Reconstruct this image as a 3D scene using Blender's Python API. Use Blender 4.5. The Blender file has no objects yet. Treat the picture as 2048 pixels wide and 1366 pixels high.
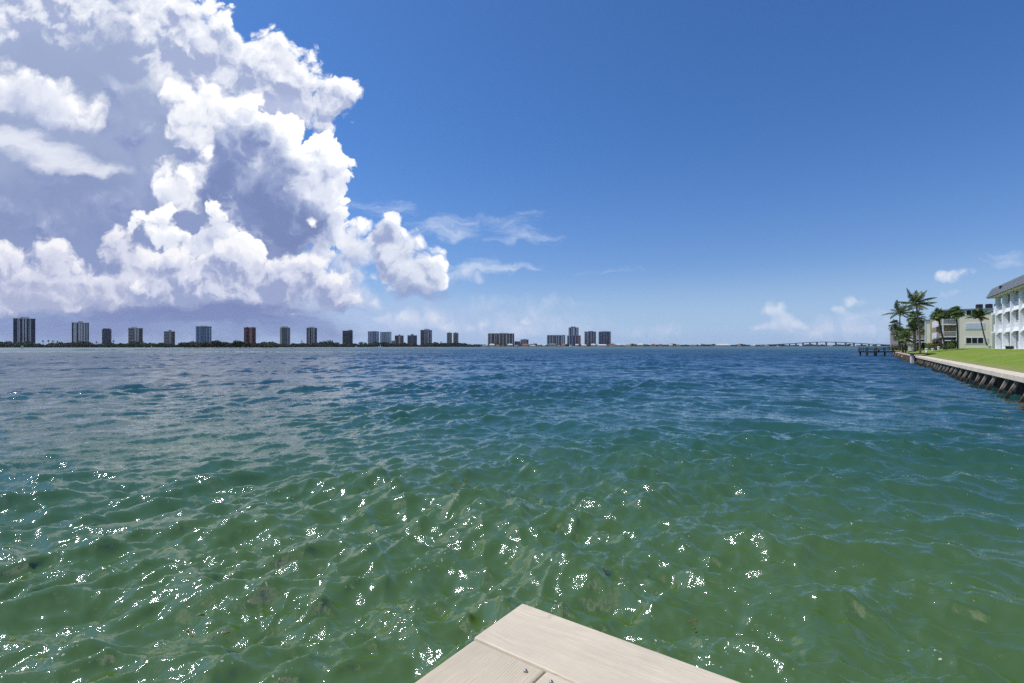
import bpy, math, random
import numpy as np
from mathutils import Vector

R = math.radians
S = bpy.context.scene
COL = S.collection
H = 2.8                      # eye height over the water
HY = 692.0                   # photo row of the horizon
random.seed(7)
rng = np.random.default_rng(11)

# ------------------------------------------------------------------ camera, sun, exposure
cam_d = bpy.data.cameras.new('camera')
cam = bpy.data.objects.new('camera', cam_d)
COL.objects.link(cam)
cam.location = (0, 0, H)
cam.rotation_euler = (R(90), 0, 0)
cam_d.sensor_width = 36
cam_d.lens = 18
cam_d.shift_y = (HY - 683) / 2048
cam_d.clip_start = 0.05
cam_d.clip_end = 40000
S.camera = cam

SUN_AZ, SUN_EL = -76.0, 58.0            # azimuth from straight ahead, minus = left
sun_d = bpy.data.lights.new('sun', 'SUN')
sun_d.energy = 3.6
sun_d.angle = R(0.53)
sun_d.color = (1.0, 0.95, 0.87)
sun = bpy.data.objects.new('sun', sun_d)
COL.objects.link(sun)
sv = Vector((math.sin(R(SUN_AZ)) * math.cos(R(SUN_EL)), math.cos(R(SUN_AZ)) * math.cos(R(SUN_EL)), math.sin(R(SUN_EL))))
sun.rotation_euler = sv.to_track_quat('Z', 'Y').to_euler()
sun.location = (0, 0, 60)

S.view_settings.view_transform = 'Standard'
S.view_settings.look = 'None'
S.view_settings.exposure = 0.0
S.view_settings.gamma = 1.0
S.render.engine = 'CYCLES'
cy = S.cycles
cy.max_bounces = 6
cy.diffuse_bounces = 3
cy.glossy_bounces = 3
cy.caustics_reflective = False
cy.caustics_refractive = False
cy.sample_clamp_indirect = 4
cy.use_denoising = False
cy.use_adaptive_sampling = False


# ------------------------------------------------------------------ node expression helper
class NT:
    """Small expression builder over a node tree."""
    def __init__(self, tree):
        self.t = tree

    def node(self, kind, **kw):
        n = self.t.nodes.new(kind)
        for k, v in kw.items():
            setattr(n, k, v)
        return n

    def put(self, sock, v):
        if isinstance(v, X):
            self.t.links.new(v.s, sock)
        elif hasattr(v, 'is_output'):
            self.t.links.new(v, sock)
        else:
            if sock.type == 'RGBA' and not isinstance(v, (int, float)) and len(v) == 3:
                v = (*v, 1)
            sock.default_value = v

    def m(self, op, a, b=None, c=None):
        n = self.node('ShaderNodeMath', operation=op)
        for i, v in enumerate((a, b, c)):
            if v is not None:
                self.put(n.inputs[i], v)
        return X(self, n.outputs[0])

    def vm(self, op, a, b=None, c=None, out=0):
        n = self.node('ShaderNodeVectorMath', operation=op)
        for i, v in enumerate((a, b, c)):
            if v is not None:
                self.put(n.inputs[i], v)
        return X(self, n.outputs[out])

    def scale(self, a, f):
        n = self.node('ShaderNodeVectorMath', operation='SCALE')
        self.put(n.inputs[0], a)
        self.put(n.inputs['Scale'], f)
        return X(self, n.outputs[0])

    def xyz(self, x, y, z=0.0):
        n = self.node('ShaderNodeCombineXYZ')
        for i, v in enumerate((x, y, z)):
            self.put(n.inputs[i], v)
        return X(self, n.outputs[0])

    def sep(self, v):
        n = self.node('ShaderNodeSeparateXYZ')
        self.put(n.inputs[0], v)
        return [X(self, o) for o in n.outputs]

    def ss(self, v, a, b, lo=0.0, hi=1.0, kind='SMOOTHSTEP'):
        n = self.node('ShaderNodeMapRange', interpolation_type=kind)
        n.clamp = True
        for i, q in enumerate((v, a, b, lo, hi)):
            self.put(n.inputs[i], q)
        return X(self, n.outputs[0])

    def mix(self, f, a, b, kind='MIX'):
        n = self.node('ShaderNodeMix', data_type='RGBA', blend_type=kind)
        n.clamp_factor = True
        self.put(n.inputs[0], f)
        self.put(n.inputs[6], a)
        self.put(n.inputs[7], b)
        return X(self, n.outputs[2])

    def noise(self, vec, scale, detail=4, rough=0.55, dim='3D', dist=0.0, color=False, lac=2.0):
        n = self.node('ShaderNodeTexNoise', noise_dimensions=dim)
        self.put(n.inputs['Vector'], vec)
        n.inputs['Scale'].default_value = scale
        n.inputs['Detail'].default_value = detail
        n.inputs['Roughness'].default_value = rough
        n.inputs['Lacunarity'].default_value = lac
        n.inputs['Distortion'].default_value = dist
        return X(self, n.outputs['Color' if color else 0])

    def voronoi(self, vec, scale, detail=2, rough=0.5, dim='2D', feature='F1', lac=2.0, rand=1.0):
        n = self.node('ShaderNodeTexVoronoi', voronoi_dimensions=dim, feature=feature)
        self.put(n.inputs['Vector'], vec)
        n.inputs['Scale'].default_value = scale
        n.inputs['Detail'].default_value = detail
        n.inputs['Roughness'].default_value = rough
        n.inputs['Lacunarity'].default_value = lac
        n.inputs['Randomness'].default_value = rand
        if feature == 'SMOOTH_F1':
            n.inputs['Smoothness'].default_value = 0.6
        return X(self, n.outputs['Distance'])


class X:
    def __init__(self, nt, s):
        self.nt, self.s = nt, s
    def __add__(self, o): return self.nt.m('ADD', self, o)
    def __radd__(self, o): return self.nt.m('ADD', self, o)
    def __sub__(self, o): return self.nt.m('SUBTRACT', self, o)
    def __rsub__(self, o): return self.nt.m('SUBTRACT', o, self)
    def __mul__(self, o): return self.nt.m('MULTIPLY', self, o)
    def __rmul__(self, o): return self.nt.m('MULTIPLY', self, o)
    def __truediv__(self, o): return self.nt.m('DIVIDE', self, o)


def lin(r, g, b):
    return tuple((c / 255 / 12.92) if c / 255 <= 0.04045 else ((c / 255 + 0.055) / 1.055) ** 2.4 for c in (r, g, b))


# ------------------------------------------------------------------ world: Nishita sky with procedural clouds
W = bpy.data.worlds.new('World')
S.world = W
W.use_nodes = True
W.node_tree.nodes.clear()
nt = NT(W.node_tree)
SKY_STRENGTH = 0.1
sky = nt.node('ShaderNodeTexSky', sky_type='NISHITA')
sky.sun_disc = False
sky.sun_elevation = R(SUN_EL)
sky.sun_rotation = R(SUN_AZ)
sky.air_density = 1.0
sky.dust_density = 0.6
sky.ozone_density = 2.2
tc = nt.node('ShaderNodeTexCoord')
dirv = X(nt, tc.outputs['Generated'])
dx, dy, dz = nt.sep(dirv)
yy = nt.m('MAXIMUM', dy, 0.06)
# tangent-plane coordinates of the direction: one unit = 100 photo pixels, second axis down
cu = dx / yy * 10.24 + 10.24
cv = 6.92 - dz / yy * 10.24
front = nt.ss(dy, 0.07, 0.22)
P0 = nt.xyz(cu, cv)
# domain warp and the shared noises
wn = nt.noise(P0, 1.1, 4, 0.55, '2D', color=True)
PW = nt.vm('MULTIPLY_ADD', wn, (0.55, 0.55, 0.0), nt.vm('SUBTRACT', P0, (0.275, 0.275, 0.0)))
LDX, LDY = 0.07, -0.15
PWL = nt.vm('ADD', PW, (0.13, -0.30, 0.0))        # a longer step for the broad light
wn2 = nt.noise(P0, 5.5, 2, 0.6, '2D', color=True)
PB = nt.vm('MULTIPLY_ADD', wn2, (0.12, 0.12, 0.0), nt.vm('SUBTRACT', PW, (0.06, 0.06, 0.0)))
PBL = nt.vm('ADD', PB, (LDX, LDY, 0.0))


def billow(p):
    return 0.6 - nt.voronoi(p, 1.3, 3.0, 0.44, '2D', 'F1', 2.4)


B0 = billow(PB)                 # rounded cauliflower bumps
DB = B0 - billow(PBL)           # their slope towards the light
FB = nt.noise(PW, 2.2, 6, 0.62, '2D') - 0.5      # soft ragged noise
BIG = nt.noise(P0, 0.8, 2, 0.5, '2D') - 0.5
STK = nt.noise(nt.vm('MULTIPLY', PW, (0.5, 2.2, 1)), 1.0, 5, 0.62, '2D') - 0.5


def field(p, ells, sm=0.22):
    """Smooth union of dome-shaped ellipses (centre and radii in photo pixels), height in units of 100 px."""
    acc = None
    for (cx, cyy, rx, ry) in ells:
        q = nt.vm('MULTIPLY_ADD', p, (100 / rx, 100 / ry, 0), (-cx / rx, -cyy / ry, 0))
        mn = min(rx, ry) / 200
        e = nt.m('MULTIPLY_ADD', nt.vm('DOT_PRODUCT', q, q, out=1), -mn, mn)
        acc = e if acc is None else nt.m('SMOOTH_MAX', acc, e, sm)
    return acc


def lumps(ells, n=3, seed=1, lo=0.28, hi=0.5, a0=150, a1=400):
    """The given ellipses plus smaller domes round their upper and right edges."""
    rr = random.Random(seed)
    out = list(ells)
    for (cx, cyy, rx, ry) in ells:
        for i in range(n):
            a = R(rr.uniform(a0, a1))
            r = min(rx, ry) * rr.uniform(lo, hi)
            out.append((cx + math.cos(a) * rx * 0.82, cyy + math.sin(a) * ry * 0.82, r * rr.uniform(1, 1.3), r))
    return out


LAYERS = []
def cumulus(ells, lit, mid, dark, amp=0.5, soft=0.12, rim=0.5, gain=1.4, bias=0.0, flo=0.25, core=0.3, up=1.0):
    LAYERS.append(('c', ells, lit, mid, dark, amp, soft, rim, gain, bias, flo, core, up))


def soft_patch(ells, color, alpha=1.0, soft=0.8, flo=0.6, noise=None, off=0.0):
    LAYERS.append(('s', ells, color, alpha, soft, flo, noise, off))


PARTS = [0]
def near(ell, box, m=0.6):
    cx, cyy, rx, ry = ell
    mn = min(rx, ry)
    ex, ey = rx + m * 100 * rx / mn, ry + m * 100 * ry / mn
    return cx + ex > box[0] and cx - ex < box[1] and cyy + ey > box[2] and cyy - ey < box[3]


def paint(col, box):
    """All cloud layers that can touch this part of the sky, back to front, each layer its own small node group."""
    PARTS[0] += 1
    for L in LAYERS:
        # a hair of difference per part keeps the renderer from merging the parts' nodes
        ells = [(e[0] + PARTS[0] * 1e-3, e[1], e[2], e[3]) for e in L[1] if near(e, box)]
        if ells:
            col = in_group(lambda under: paint_layer(under, L, ells), col)
    return col


def paint_layer(col, L, ells):
    if L[0] == 's':
        _, _, color, alpha, soft, flo, noise, off = L
        F0 = nt.m('MULTIPLY_ADD', noise or FB, flo, field(PW, ells, 0.4))
        return nt.mix(nt.ss(F0, -off, soft - off) * alpha, col, color)
    _, _, lit, mid, dark, amp, soft, rim, gain, bias, flo, core, up = L
    E0 = field(PW, ells)
    F0 = nt.m('MULTIPLY_ADD', FB, flo * FRAY, nt.m('MULTIPLY_ADD', B0, amp, E0)) + LIFT
    # light: bumps sloping to the sun, edges that are thin, the side towards the sun
    k = nt.m('MULTIPLY_ADD', DB, gain * amp * BUMP, nt.ss(F0, 0.02, rim, core, 0.0))
    k = nt.m('MULTIPLY_ADD', E0 - field(PWL, ells), gain * up * BROAD, k)
    k = nt.m('MULTIPLY_ADD', BIG, 0.7, k + (bias - DIM))
    cl = nt.mix(nt.ss(k, 0.0, 0.55), dark, mid)
    cl = nt.mix(nt.ss(k, 0.48, 1.08), cl, lit)
    return nt.mix(nt.ss(F0, 0.0, soft), col, cl)


LIFT, BUMP, DIM, BROAD, FRAY = 0.09, 0.95, 0.22, 0.78, 0.42


G = 1.0 / SKY_STRENGTH
def cc(r, g, b):
    return tuple(v * G for v in lin(r, g, b))

# grade of the sky itself: deep polarised blue overhead, paler to the horizon
skyc = X(nt, sky.outputs[0])
tint = nt.mix(nt.ss(dz, -0.02, 0.42), (0.72, 0.86, 1.2), (0.455, 0.81, 1.27))
clear = nt.mix(1.0, skyc, tint, 'MULTIPLY')
clear = nt.mix(nt.ss(dz, -0.01, 0.16, 0.85, 0.0), clear, cc(170, 201, 240))
# added unseen bright cloud behind the camera, fill light for the facades facing it
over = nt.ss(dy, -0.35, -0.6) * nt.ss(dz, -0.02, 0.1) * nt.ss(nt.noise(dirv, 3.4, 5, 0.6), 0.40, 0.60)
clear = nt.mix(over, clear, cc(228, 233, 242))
WHITE, PALE = tuple(1.12 * v for v in cc(254, 254, 255)), cc(218, 224, 241)
GREY, SLATE, DEEP = cc(166, 179, 211), cc(141, 157, 199), cc(118, 136, 184)
#--LAYERS--
# thin veil low over the horizon and the cirrus streaks
soft_patch([(800, 650, 330, 70), (420, 660, 700, 60)], cc(176, 196, 232), 0.8, 0.4, 0.3)
soft_patch([(870, 436, 170, 16), (1000, 456, 110, 14), (1080, 478, 90, 8), (760, 415, 80, 30), (950, 540, 120, 26)], cc(212, 225, 246), 0.85, 0.34, 0.75, STK, 0.0)
soft_patch([(1185, 550, 60, 8), (1010, 535, 60, 8), (1290, 540, 26, 6), (2010, 514, 70, 16)], cc(215, 226, 246), 0.7, 0.14, 0.3, STK, 0.0)
soft_patch([(1010, 605, 120, 10), (1100, 602, 40, 14), (1060, 650, 160, 26), (1290, 665, 90, 16), (1690, 655, 170, 30)], cc(206, 216, 240), 0.5, 0.3, 0.55, FB, 0.05)
# the grey storm veil behind everything on the left
soft_patch([(40, 330, 430, 330), (330, 420, 330, 240), (230, 640, 480, 70)], SLATE, 1.0, 0.5, 0.3)
# top mass, seen from below: white with pale modelling
cumulus(lumps([(60, 40, 240, 130), (260, 70, 150, 110), (400, 110, 90, 90), (490, 140, 110, 80), (570, 170, 80, 70),
               (330, 170, 110, 90), (100, -160, 330, 180), (420, 190, 110, 70)], 3, 5, 0.25, 0.42, 250, 400) +
        [(625, 190, 70, 56), (672, 186, 50, 26), (700, 178, 24, 14), (645, 236, 44, 22), (600, 215, 80, 50), (545, 195, 90, 70), (590, 180, 84, 84)],
        WHITE, cc(228, 233, 246), cc(166, 179, 214), amp=0.5, soft=0.16, rim=0.5, gain=2.4, bias=0.34, core=0.35, flo=0.3)
soft_patch([(545, 222, 95, 24), (480, 208, 60, 20)], cc(188, 198, 228), 0.8, 0.22, 0.3, FB, 0.04)
soft_patch([(420, 82, 50, 24), (470, 96, 40, 20)], cc(208, 216, 238), 0.7, 0.3, 0.4)
# grey belly of the top mass
soft_patch([(80, 150, 190, 84), (225, 120, 70, 84), (270, 230, 74, 110), (110, 300, 260, 160)], cc(156, 171, 206), 0.97, 0.5, 0.35, FB, 0.12)
soft_patch([(60, 420, 260, 90), (180, 380, 120, 90)], cc(133, 150, 192), 0.8, 0.5, 0.35)
# dim lobes inside the veil
cumulus(lumps([(200, 200, 80, 60), (270, 260, 60, 60), (120, 330, 120, 60), (60, 440, 130, 60), (200, 430, 100, 60), (300, 380, 60, 70)], 3, 8, 0.3, 0.5),
        cc(198, 207, 231), cc(160, 173, 211), cc(130, 146, 194), 0.55, 0.7, 0.5, 2.0, 0.36)
# white sheets at the far left
cumulus(lumps([(0, 180, 110, 56), (95, 208, 90, 54), (165, 228, 44, 46)], 2, 9), WHITE, cc(232, 236, 248), cc(196, 205, 231), 0.3, 0.3, 0.6, 2.0, 0.45)
soft_patch([(10, 280, 70, 22), (90, 305, 80, 20), (150, 330, 70, 14), (205, 342, 50, 9)], cc(232, 236, 248), 0.92, 0.2, 0.3, STK, 0.05)
# bright column behind the tower
cumulus(lumps([(400, 200, 66, 46), (430, 235, 74, 56), (390, 270, 62, 80), (380, 330, 50, 70), (355, 385, 40, 40), (385, 390, 44, 44)], 3, 3, 0.25, 0.45, 90, 270),
        WHITE, cc(240, 243, 251), cc(186, 196, 226), 0.45, 0.22, 0.6, 2.0, 0.5)
# the big tower: sunlit right flank, then the shaded face towards us
cumulus(lumps([(505, 255, 46, 52), (560, 300, 70, 64), (632, 335, 62, 60), (668, 385, 52, 74), (650, 450, 64, 70), (490, 300, 80, 70), (545, 400, 135, 100)], 5, 12, 0.2, 0.38, 250, 375),
        WHITE, cc(226, 232, 247), cc(176, 188, 221), 0.45, 0.07, 0.5, 2.4, 0.5, core=0.35)
cumulus(lumps([(470, 300, 70, 72), (510, 270, 46, 44), (540, 330, 50, 60), (500, 400, 110, 110), (625, 475, 84, 50), (450, 440, 70, 70), (570, 420, 76, 90), (475, 360, 70, 80)], 3, 21, 0.2, 0.36, 230, 360),
        cc(226, 232, 246), cc(178, 190, 221), cc(132, 148, 194), 0.5, 0.36, 0.3, 2.2, 0.24, core=0.3)
cumulus(lumps([(485, 330, 46, 42), (545, 400, 66, 70), (450, 410, 66, 60), (590, 450, 70, 60), (520, 480, 130, 50)], 3, 22, 0.2, 0.36, 230, 360),
        cc(184, 195, 224), cc(148, 163, 204), cc(122, 139, 186), 0.45, 0.3, 0.2, 2.2, 0.2, core=0.25)
# puffs round the tower
cumulus([(692, 430, 14, 26), (722, 452, 16, 13), (690, 480, 30, 22), (458, 393, 13, 4), (625, 435, 7, 6), (345, 375, 22, 20), (330, 385, 14, 12), (370, 350, 16, 16), (405, 300, 14, 12)],
        WHITE, cc(232, 236, 248), cc(190, 200, 228), 0.25, 0.12, 0.3, 2.4, 0.45, flo=0.15)
# low heap
soft_patch([(400, 600, 340, 36), (100, 590, 220, 44)], cc(192, 200, 229), 0.9, 0.16, 0.2)
cumulus(lumps([(700, 520, 50, 50), (715, 580, 46, 46), (650, 520, 60, 40)], 3, 31), cc(238, 241, 250), cc(214, 221, 241), cc(176, 188, 221), 0.4, 0.3, 0.4, 2.2, 0.35)
cumulus(lumps([(318, 455, 46, 36), (338, 470, 34, 26), (285, 460, 26, 22)], 4, 33), WHITE, cc(232, 236, 248), cc(178, 190, 222), 0.3, 0.08, 0.4, 2.6, 0.42)
cumulus(lumps([(435, 450, 40, 40), (468, 425, 10, 12), (400, 475, 40, 30), (450, 505, 80, 46)], 4, 35), WHITE, cc(226, 231, 246), cc(174, 186, 219), 0.32, 0.07, 0.35, 2.6, 0.38)
cumulus(lumps([(20, 540, 120, 60), (120, 555, 110, 56), (245, 515, 44, 50), (280, 560, 70, 60), (60, 590, 160, 40), (210, 590, 150, 40), (300, 580, 90, 50)], 4, 37),
        cc(248, 248, 253), cc(218, 221, 239), cc(172, 180, 212), 0.42, 0.2, 0.4, 2.2, 0.36)
cumulus(lumps([(380, 555, 80, 56), (470, 550, 70, 56), (555, 560, 70, 50), (640, 575, 60, 46), (520, 590, 180, 36), (350, 590, 90, 40), (430, 590, 100, 44), (600, 590, 110, 44)], 5, 39, 0.25, 0.5),
        cc(250, 250, 254), cc(214, 219, 239), cc(156, 168, 206), 0.42, 0.16, 0.35, 2.6, 0.30)
soft_patch([(510, 622, 250, 22), (250, 628, 140, 12)], cc(122, 137, 186), 0.95, 0.14, 0.3, STK, 0.03)
soft_patch([(160, 660, 360, 44), (560, 660, 190, 36)], cc(128, 144, 192), 0.85, 0.3, 0.4, STK, 0.05)
# the separate cumulus on the right
cumulus(lumps([(780, 452, 17, 24), (757, 480, 18, 20), (815, 490, 34, 36), (856, 522, 27, 31), (820, 540, 48, 36), (848, 566, 38, 20), (795, 525, 38, 38), (806, 560, 50, 28)], 4, 41),
        WHITE, cc(222, 229, 245), cc(156, 171, 209), 0.30, 0.14, 0.35, 2.8, 0.32, flo=0.25)
soft_patch([(840, 588, 62, 12)], cc(146, 162, 205), 0.85, 0.16, 0.25, STK, 0.03)
cumulus(lumps([(750, 575, 50, 16), (840, 640, 90, 20), (930, 560, 40, 12)], 3, 43), cc(232, 236, 248), cc(210, 219, 242), cc(186, 199, 231), 0.3, 0.4, 0.4, 2.0, 0.4)
cumulus([(960, 640, 16, 8), (1050, 645, 10, 9), (1030, 668, 24, 7), (905, 655, 40, 12)], cc(232, 236, 248), cc(208, 218, 242), cc(190, 203, 234), 0.25, 0.3, 0.4, 2.0, 0.4)
# small puffs far right
cumulus([(1928, 548, 20, 12), (1905, 559, 18, 8), (1915, 589, 12, 3)], cc(244, 246, 252), cc(228, 234, 248), cc(200, 212, 240), 0.2, 0.22, 0.4, 2.4, 0.3, flo=0.4)
cumulus(lumps([(1545, 622, 18, 12), (1570, 640, 22, 9), (1600, 640, 14, 7), (1540, 655, 34, 9), (1680, 622, 12, 6), (1718, 600, 16, 9), (1740, 632, 34, 10), (1690, 660, 60, 9)], 2, 47),
        cc(236, 240, 250), cc(216, 224, 244), cc(196, 208, 238), 0.2, 0.3, 0.5, 2.0, 0.4, flo=0.15)
#--LAYERS-END--

def backdrop(color):
    n = nt.node('ShaderNodeBackground')
    nt.put(n.inputs['Color'], color)
    n.inputs['Strength'].default_value = SKY_STRENGTH
    return n.outputs[0]


def either(fac, a, b):
    n = nt.node('ShaderNodeMixShader')
    nt.put(n.inputs[0], fac)
    nt.t.links.new(a, n.inputs[1])
    nt.t.links.new(b, n.inputs[2])
    return n.outputs[0]


def split(us, vs):
    """Binary choice of the part of the sky, so that each ray works out only the clouds near it."""
    if len(us) > 2:
        k = len(us) // 2
        return either(nt.m('GREATER_THAN', cu, us[k] / 100), split(us[:k + 1], vs), split(us[k:], vs))
    if len(vs) > 2:
        k = len(vs) // 2
        return either(nt.m('GREATER_THAN', cv, vs[k] / 100), split(us, vs[:k + 1]), split(us, vs[k:]))
    return backdrop(part_of_sky((us[0], us[1], vs[0], vs[1])))


SHARED = dict(PW=PW, PWL=PWL, FB=FB, B0=B0, DB=DB, BIG=BIG, STK=STK, clear=clear, front=front)
def in_group(fn, under):
    """Run fn(under) inside a node group of its own (small trees build fast)."""
    global nt
    g = bpy.data.node_groups.new('clouds', 'ShaderNodeTree')
    ins = dict(SHARED, under=under)
    for k, v in ins.items():
        kind = {'VALUE': 'NodeSocketFloat', 'VECTOR': 'NodeSocketVector', 'RGBA': 'NodeSocketColor'}[v.s.type]
        g.interface.new_socket(k, in_out='INPUT', socket_type=kind)
    g.interface.new_socket('Color', in_out='OUTPUT', socket_type='NodeSocketColor')
    top = nt
    nt = NT(g)
    gi, go = g.nodes.new('NodeGroupInput'), g.nodes.new('NodeGroupOutput')
    held = {k: v.s for k, v in ins.items()}
    inner = X(nt, gi.outputs['under'])
    for k, v in SHARED.items():
        v.nt, v.s = nt, gi.outputs[k]
    out = fn(inner)
    g.links.new(out.s, go.inputs[0])
    nt = top
    for k, v in SHARED.items():
        v.nt, v.s = nt, held[k]
    n = nt.node('ShaderNodeGroup')
    n.node_tree = g
    for k in ins:
        nt.t.links.new(held[k], n.inputs[k])
    return X(nt, n.outputs[0])


def part_of_sky(box):
    return in_group(lambda under: nt.mix(front, clear, paint(under, box)), clear)


clouds = split([-1e6, 260, 500, 740, 1000, 1400, 1e6], [-1e6, 240, 420, 560, 1e6])
plain = nt.m('MULTIPLY', nt.m('GREATER_THAN', dy, 0.07), nt.m('GREATER_THAN', dz, -0.02))
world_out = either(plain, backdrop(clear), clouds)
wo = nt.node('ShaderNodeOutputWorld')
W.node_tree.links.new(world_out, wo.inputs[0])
W.cycles.sampling_method = 'MANUAL'
W.cycles.sample_map_resolution = 256
#--SKY-END--

# ------------------------------------------------------------------ materials
MATS = {}
def mat(name, color, rough=0.6, var=0.12, scale=1.0, bump=0.0, spec=0.4, metal=0.0, coords='Object', detail=4, stretch=(1, 1, 1), trans=0.0):
    """Principled material whose colour wanders a little with noise."""
    if name in MATS:
        return MATS[name]
    m = bpy.data.materials.new(name)
    m.use_nodes = True
    m.node_tree.nodes.clear()
    k = NT(m.node_tree)
    t = k.node('ShaderNodeTexCoord')
    p = k.vm('MULTIPLY', X(k, t.outputs[coords]), stretch)
    n = k.noise(p, scale, detail, 0.6)
    f = k.ss(n, 0.3, 0.7, 1 - var, 1 + var, 'LINEAR')
    col = k.vm('SCALE', color[:3]) if False else k.mix(1.0, color, k.xyz(f, f, f), 'MULTIPLY')
    b = k.node('ShaderNodeBsdfPrincipled')
    k.put(b.inputs['Base Color'], col)
    b.inputs['Roughness'].default_value = rough
    b.inputs['Specular IOR Level'].default_value = spec
    b.inputs['Metallic'].default_value = metal
    out = b.outputs[0]
    if bump:
        bn = k.node('ShaderNodeBump')
        bn.inputs['Strength'].default_value = bump
        bn.inputs['Distance'].default_value = 0.05
        k.put(bn.inputs['Height'], n)
        k.t.links.new(bn.outputs[0], b.inputs['Normal'])
    if trans:
        tr = k.node('ShaderNodeBsdfTranslucent')
        k.put(tr.inputs[0], col)
        mx = k.node('ShaderNodeMixShader')
        mx.inputs[0].default_value = trans
        k.t.links.new(out, mx.inputs[1])
        k.t.links.new(tr.outputs[0], mx.inputs[2])
        out = mx.outputs[0]
    o = k.node('ShaderNodeOutputMaterial')
    k.t.links.new(out, o.inputs[0])
    MATS[name] = m
    return m


# ------------------------------------------------------------------ mesh builder
class MB:
    def __init__(self):
        self.v, self.f, self.s = [], [], []

    def face(self, pts, smooth=False):
        i = len(self.v)
        self.v += [tuple(p) for p in pts]
        self.f.append(tuple(range(i, i + len(pts))))
        self.s.append(smooth)

    def box(self, x0, x1, y0, y1, z0, z1):
        i = len(self.v)
        self.v += [(x0, y0, z0), (x1, y0, z0), (x1, y1, z0), (x0, y1, z0), (x0, y0, z1), (x1, y0, z1), (x1, y1, z1), (x0, y1, z1)]
        for q in ((0, 3, 2, 1), (4, 5, 6, 7), (0, 1, 5, 4), (1, 2, 6, 5), (2, 3, 7, 6), (3, 0, 4, 7)):
            self.f.append(tuple(i + a for a in q))
            self.s.append(False)
        return self

    def prism(self, poly, ax, d0, d1):
        """Extrude a polygon given in two axes along the third (ax = 0, 1 or 2)."""
        def pt(a, b, d):
            return {0: (d, a, b), 1: (a, d, b), 2: (a, b, d)}[ax]
        n, i = len(poly), len(self.v)
        self.v += [pt(a, b, d0) for a, b in poly] + [pt(a, b, d1) for a, b in poly]
        self.f += [tuple(i + j for j in range(n)), tuple(i + n + j for j in reversed(range(n)))]
        self.s += [False, False]
        for j in range(n):
            q = (j + 1) % n
            self.f.append((i + j, i + n + j, i + n + q, i + q))
            self.s.append(False)
        return self

    def tube(self, pts, rad, seg=8, smooth=True, cap=True):
        pts = [Vector(p) for p in pts]
        if not hasattr(rad, '__len__'):
            rad = [rad] * len(pts)
        i0 = len(self.v)
        up = Vector((0, 0, 1))
        for j, p in enumerate(pts):
            d = (pts[min(j + 1, len(pts) - 1)] - pts[max(j - 1, 0)]).normalized()
            a = d.cross(up if abs(d.z) < 0.9 else Vector((0, 1, 0))).normalized()
            b = d.cross(a)
            for s in range(seg):
                t = 2 * math.pi * (s + 0.5) / seg
                self.v.append(tuple(p + (a * math.cos(t) + b * math.sin(t)) * rad[j]))
        for j in range(len(pts) - 1):
            for s in range(seg):
                q = (s + 1) % seg
                self.f.append((i0 + j * seg + s, i0 + j * seg + q, i0 + (j + 1) * seg + q, i0 + (j + 1) * seg + s))
                self.s.append(smooth)
        if cap:
            self.f.append(tuple(i0 + s for s in reversed(range(seg))))
            self.f.append(tuple(i0 + (len(pts) - 1) * seg + s for s in range(seg)))
            self.s += [False, False]
        return self

    def build(self, name, material, parent=None, loc=(0, 0, 0), rz=0.0, bevel=0.0):
        me = bpy.data.meshes.new(name)
        me.from_pydata(self.v, [], self.f)
        me.polygons.foreach_set('use_smooth', self.s)
        me.materials.append(material)
        me.update()
        o = bpy.data.objects.new(name, me)
        COL.objects.link(o)
        o.parent = parent
        o.location = loc
        o.rotation_euler = (0, 0, rz)
        if bevel:
            bv = o.modifiers.new('bevel', 'BEVEL')
            bv.width = bevel
            bv.segments = 2
        return o


def tag(o, label, cat, group=None):
    o['label'] = label
    o['category'] = cat
    if group:
        o['group'] = group
    return o


def thing(name, loc, label, cat, group=None, rz=0.0):
    o = bpy.data.objects.new(name, None)
    COL.objects.link(o)
    o.location = loc
    o.rotation_euler = (0, 0, rz)
    return tag(o, label, cat, group)


def structure(o, kind='structure'):
    o['kind'] = kind
    return o


def px(x, y, d):
    """World point at distance d ahead that the photo shows at pixel (x, y)."""
    return Vector(((x - 1024) / 1024 * d, d, H - (y - HY) / 1024 * d))


def dup(src, name=None):
    """Copy of a thing with its parts and their sub-parts."""
    c = src.copy()
    COL.objects.link(c)
    for ch in list(src.children):
        k = dup(ch)
        k.parent = c
    return c


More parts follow.
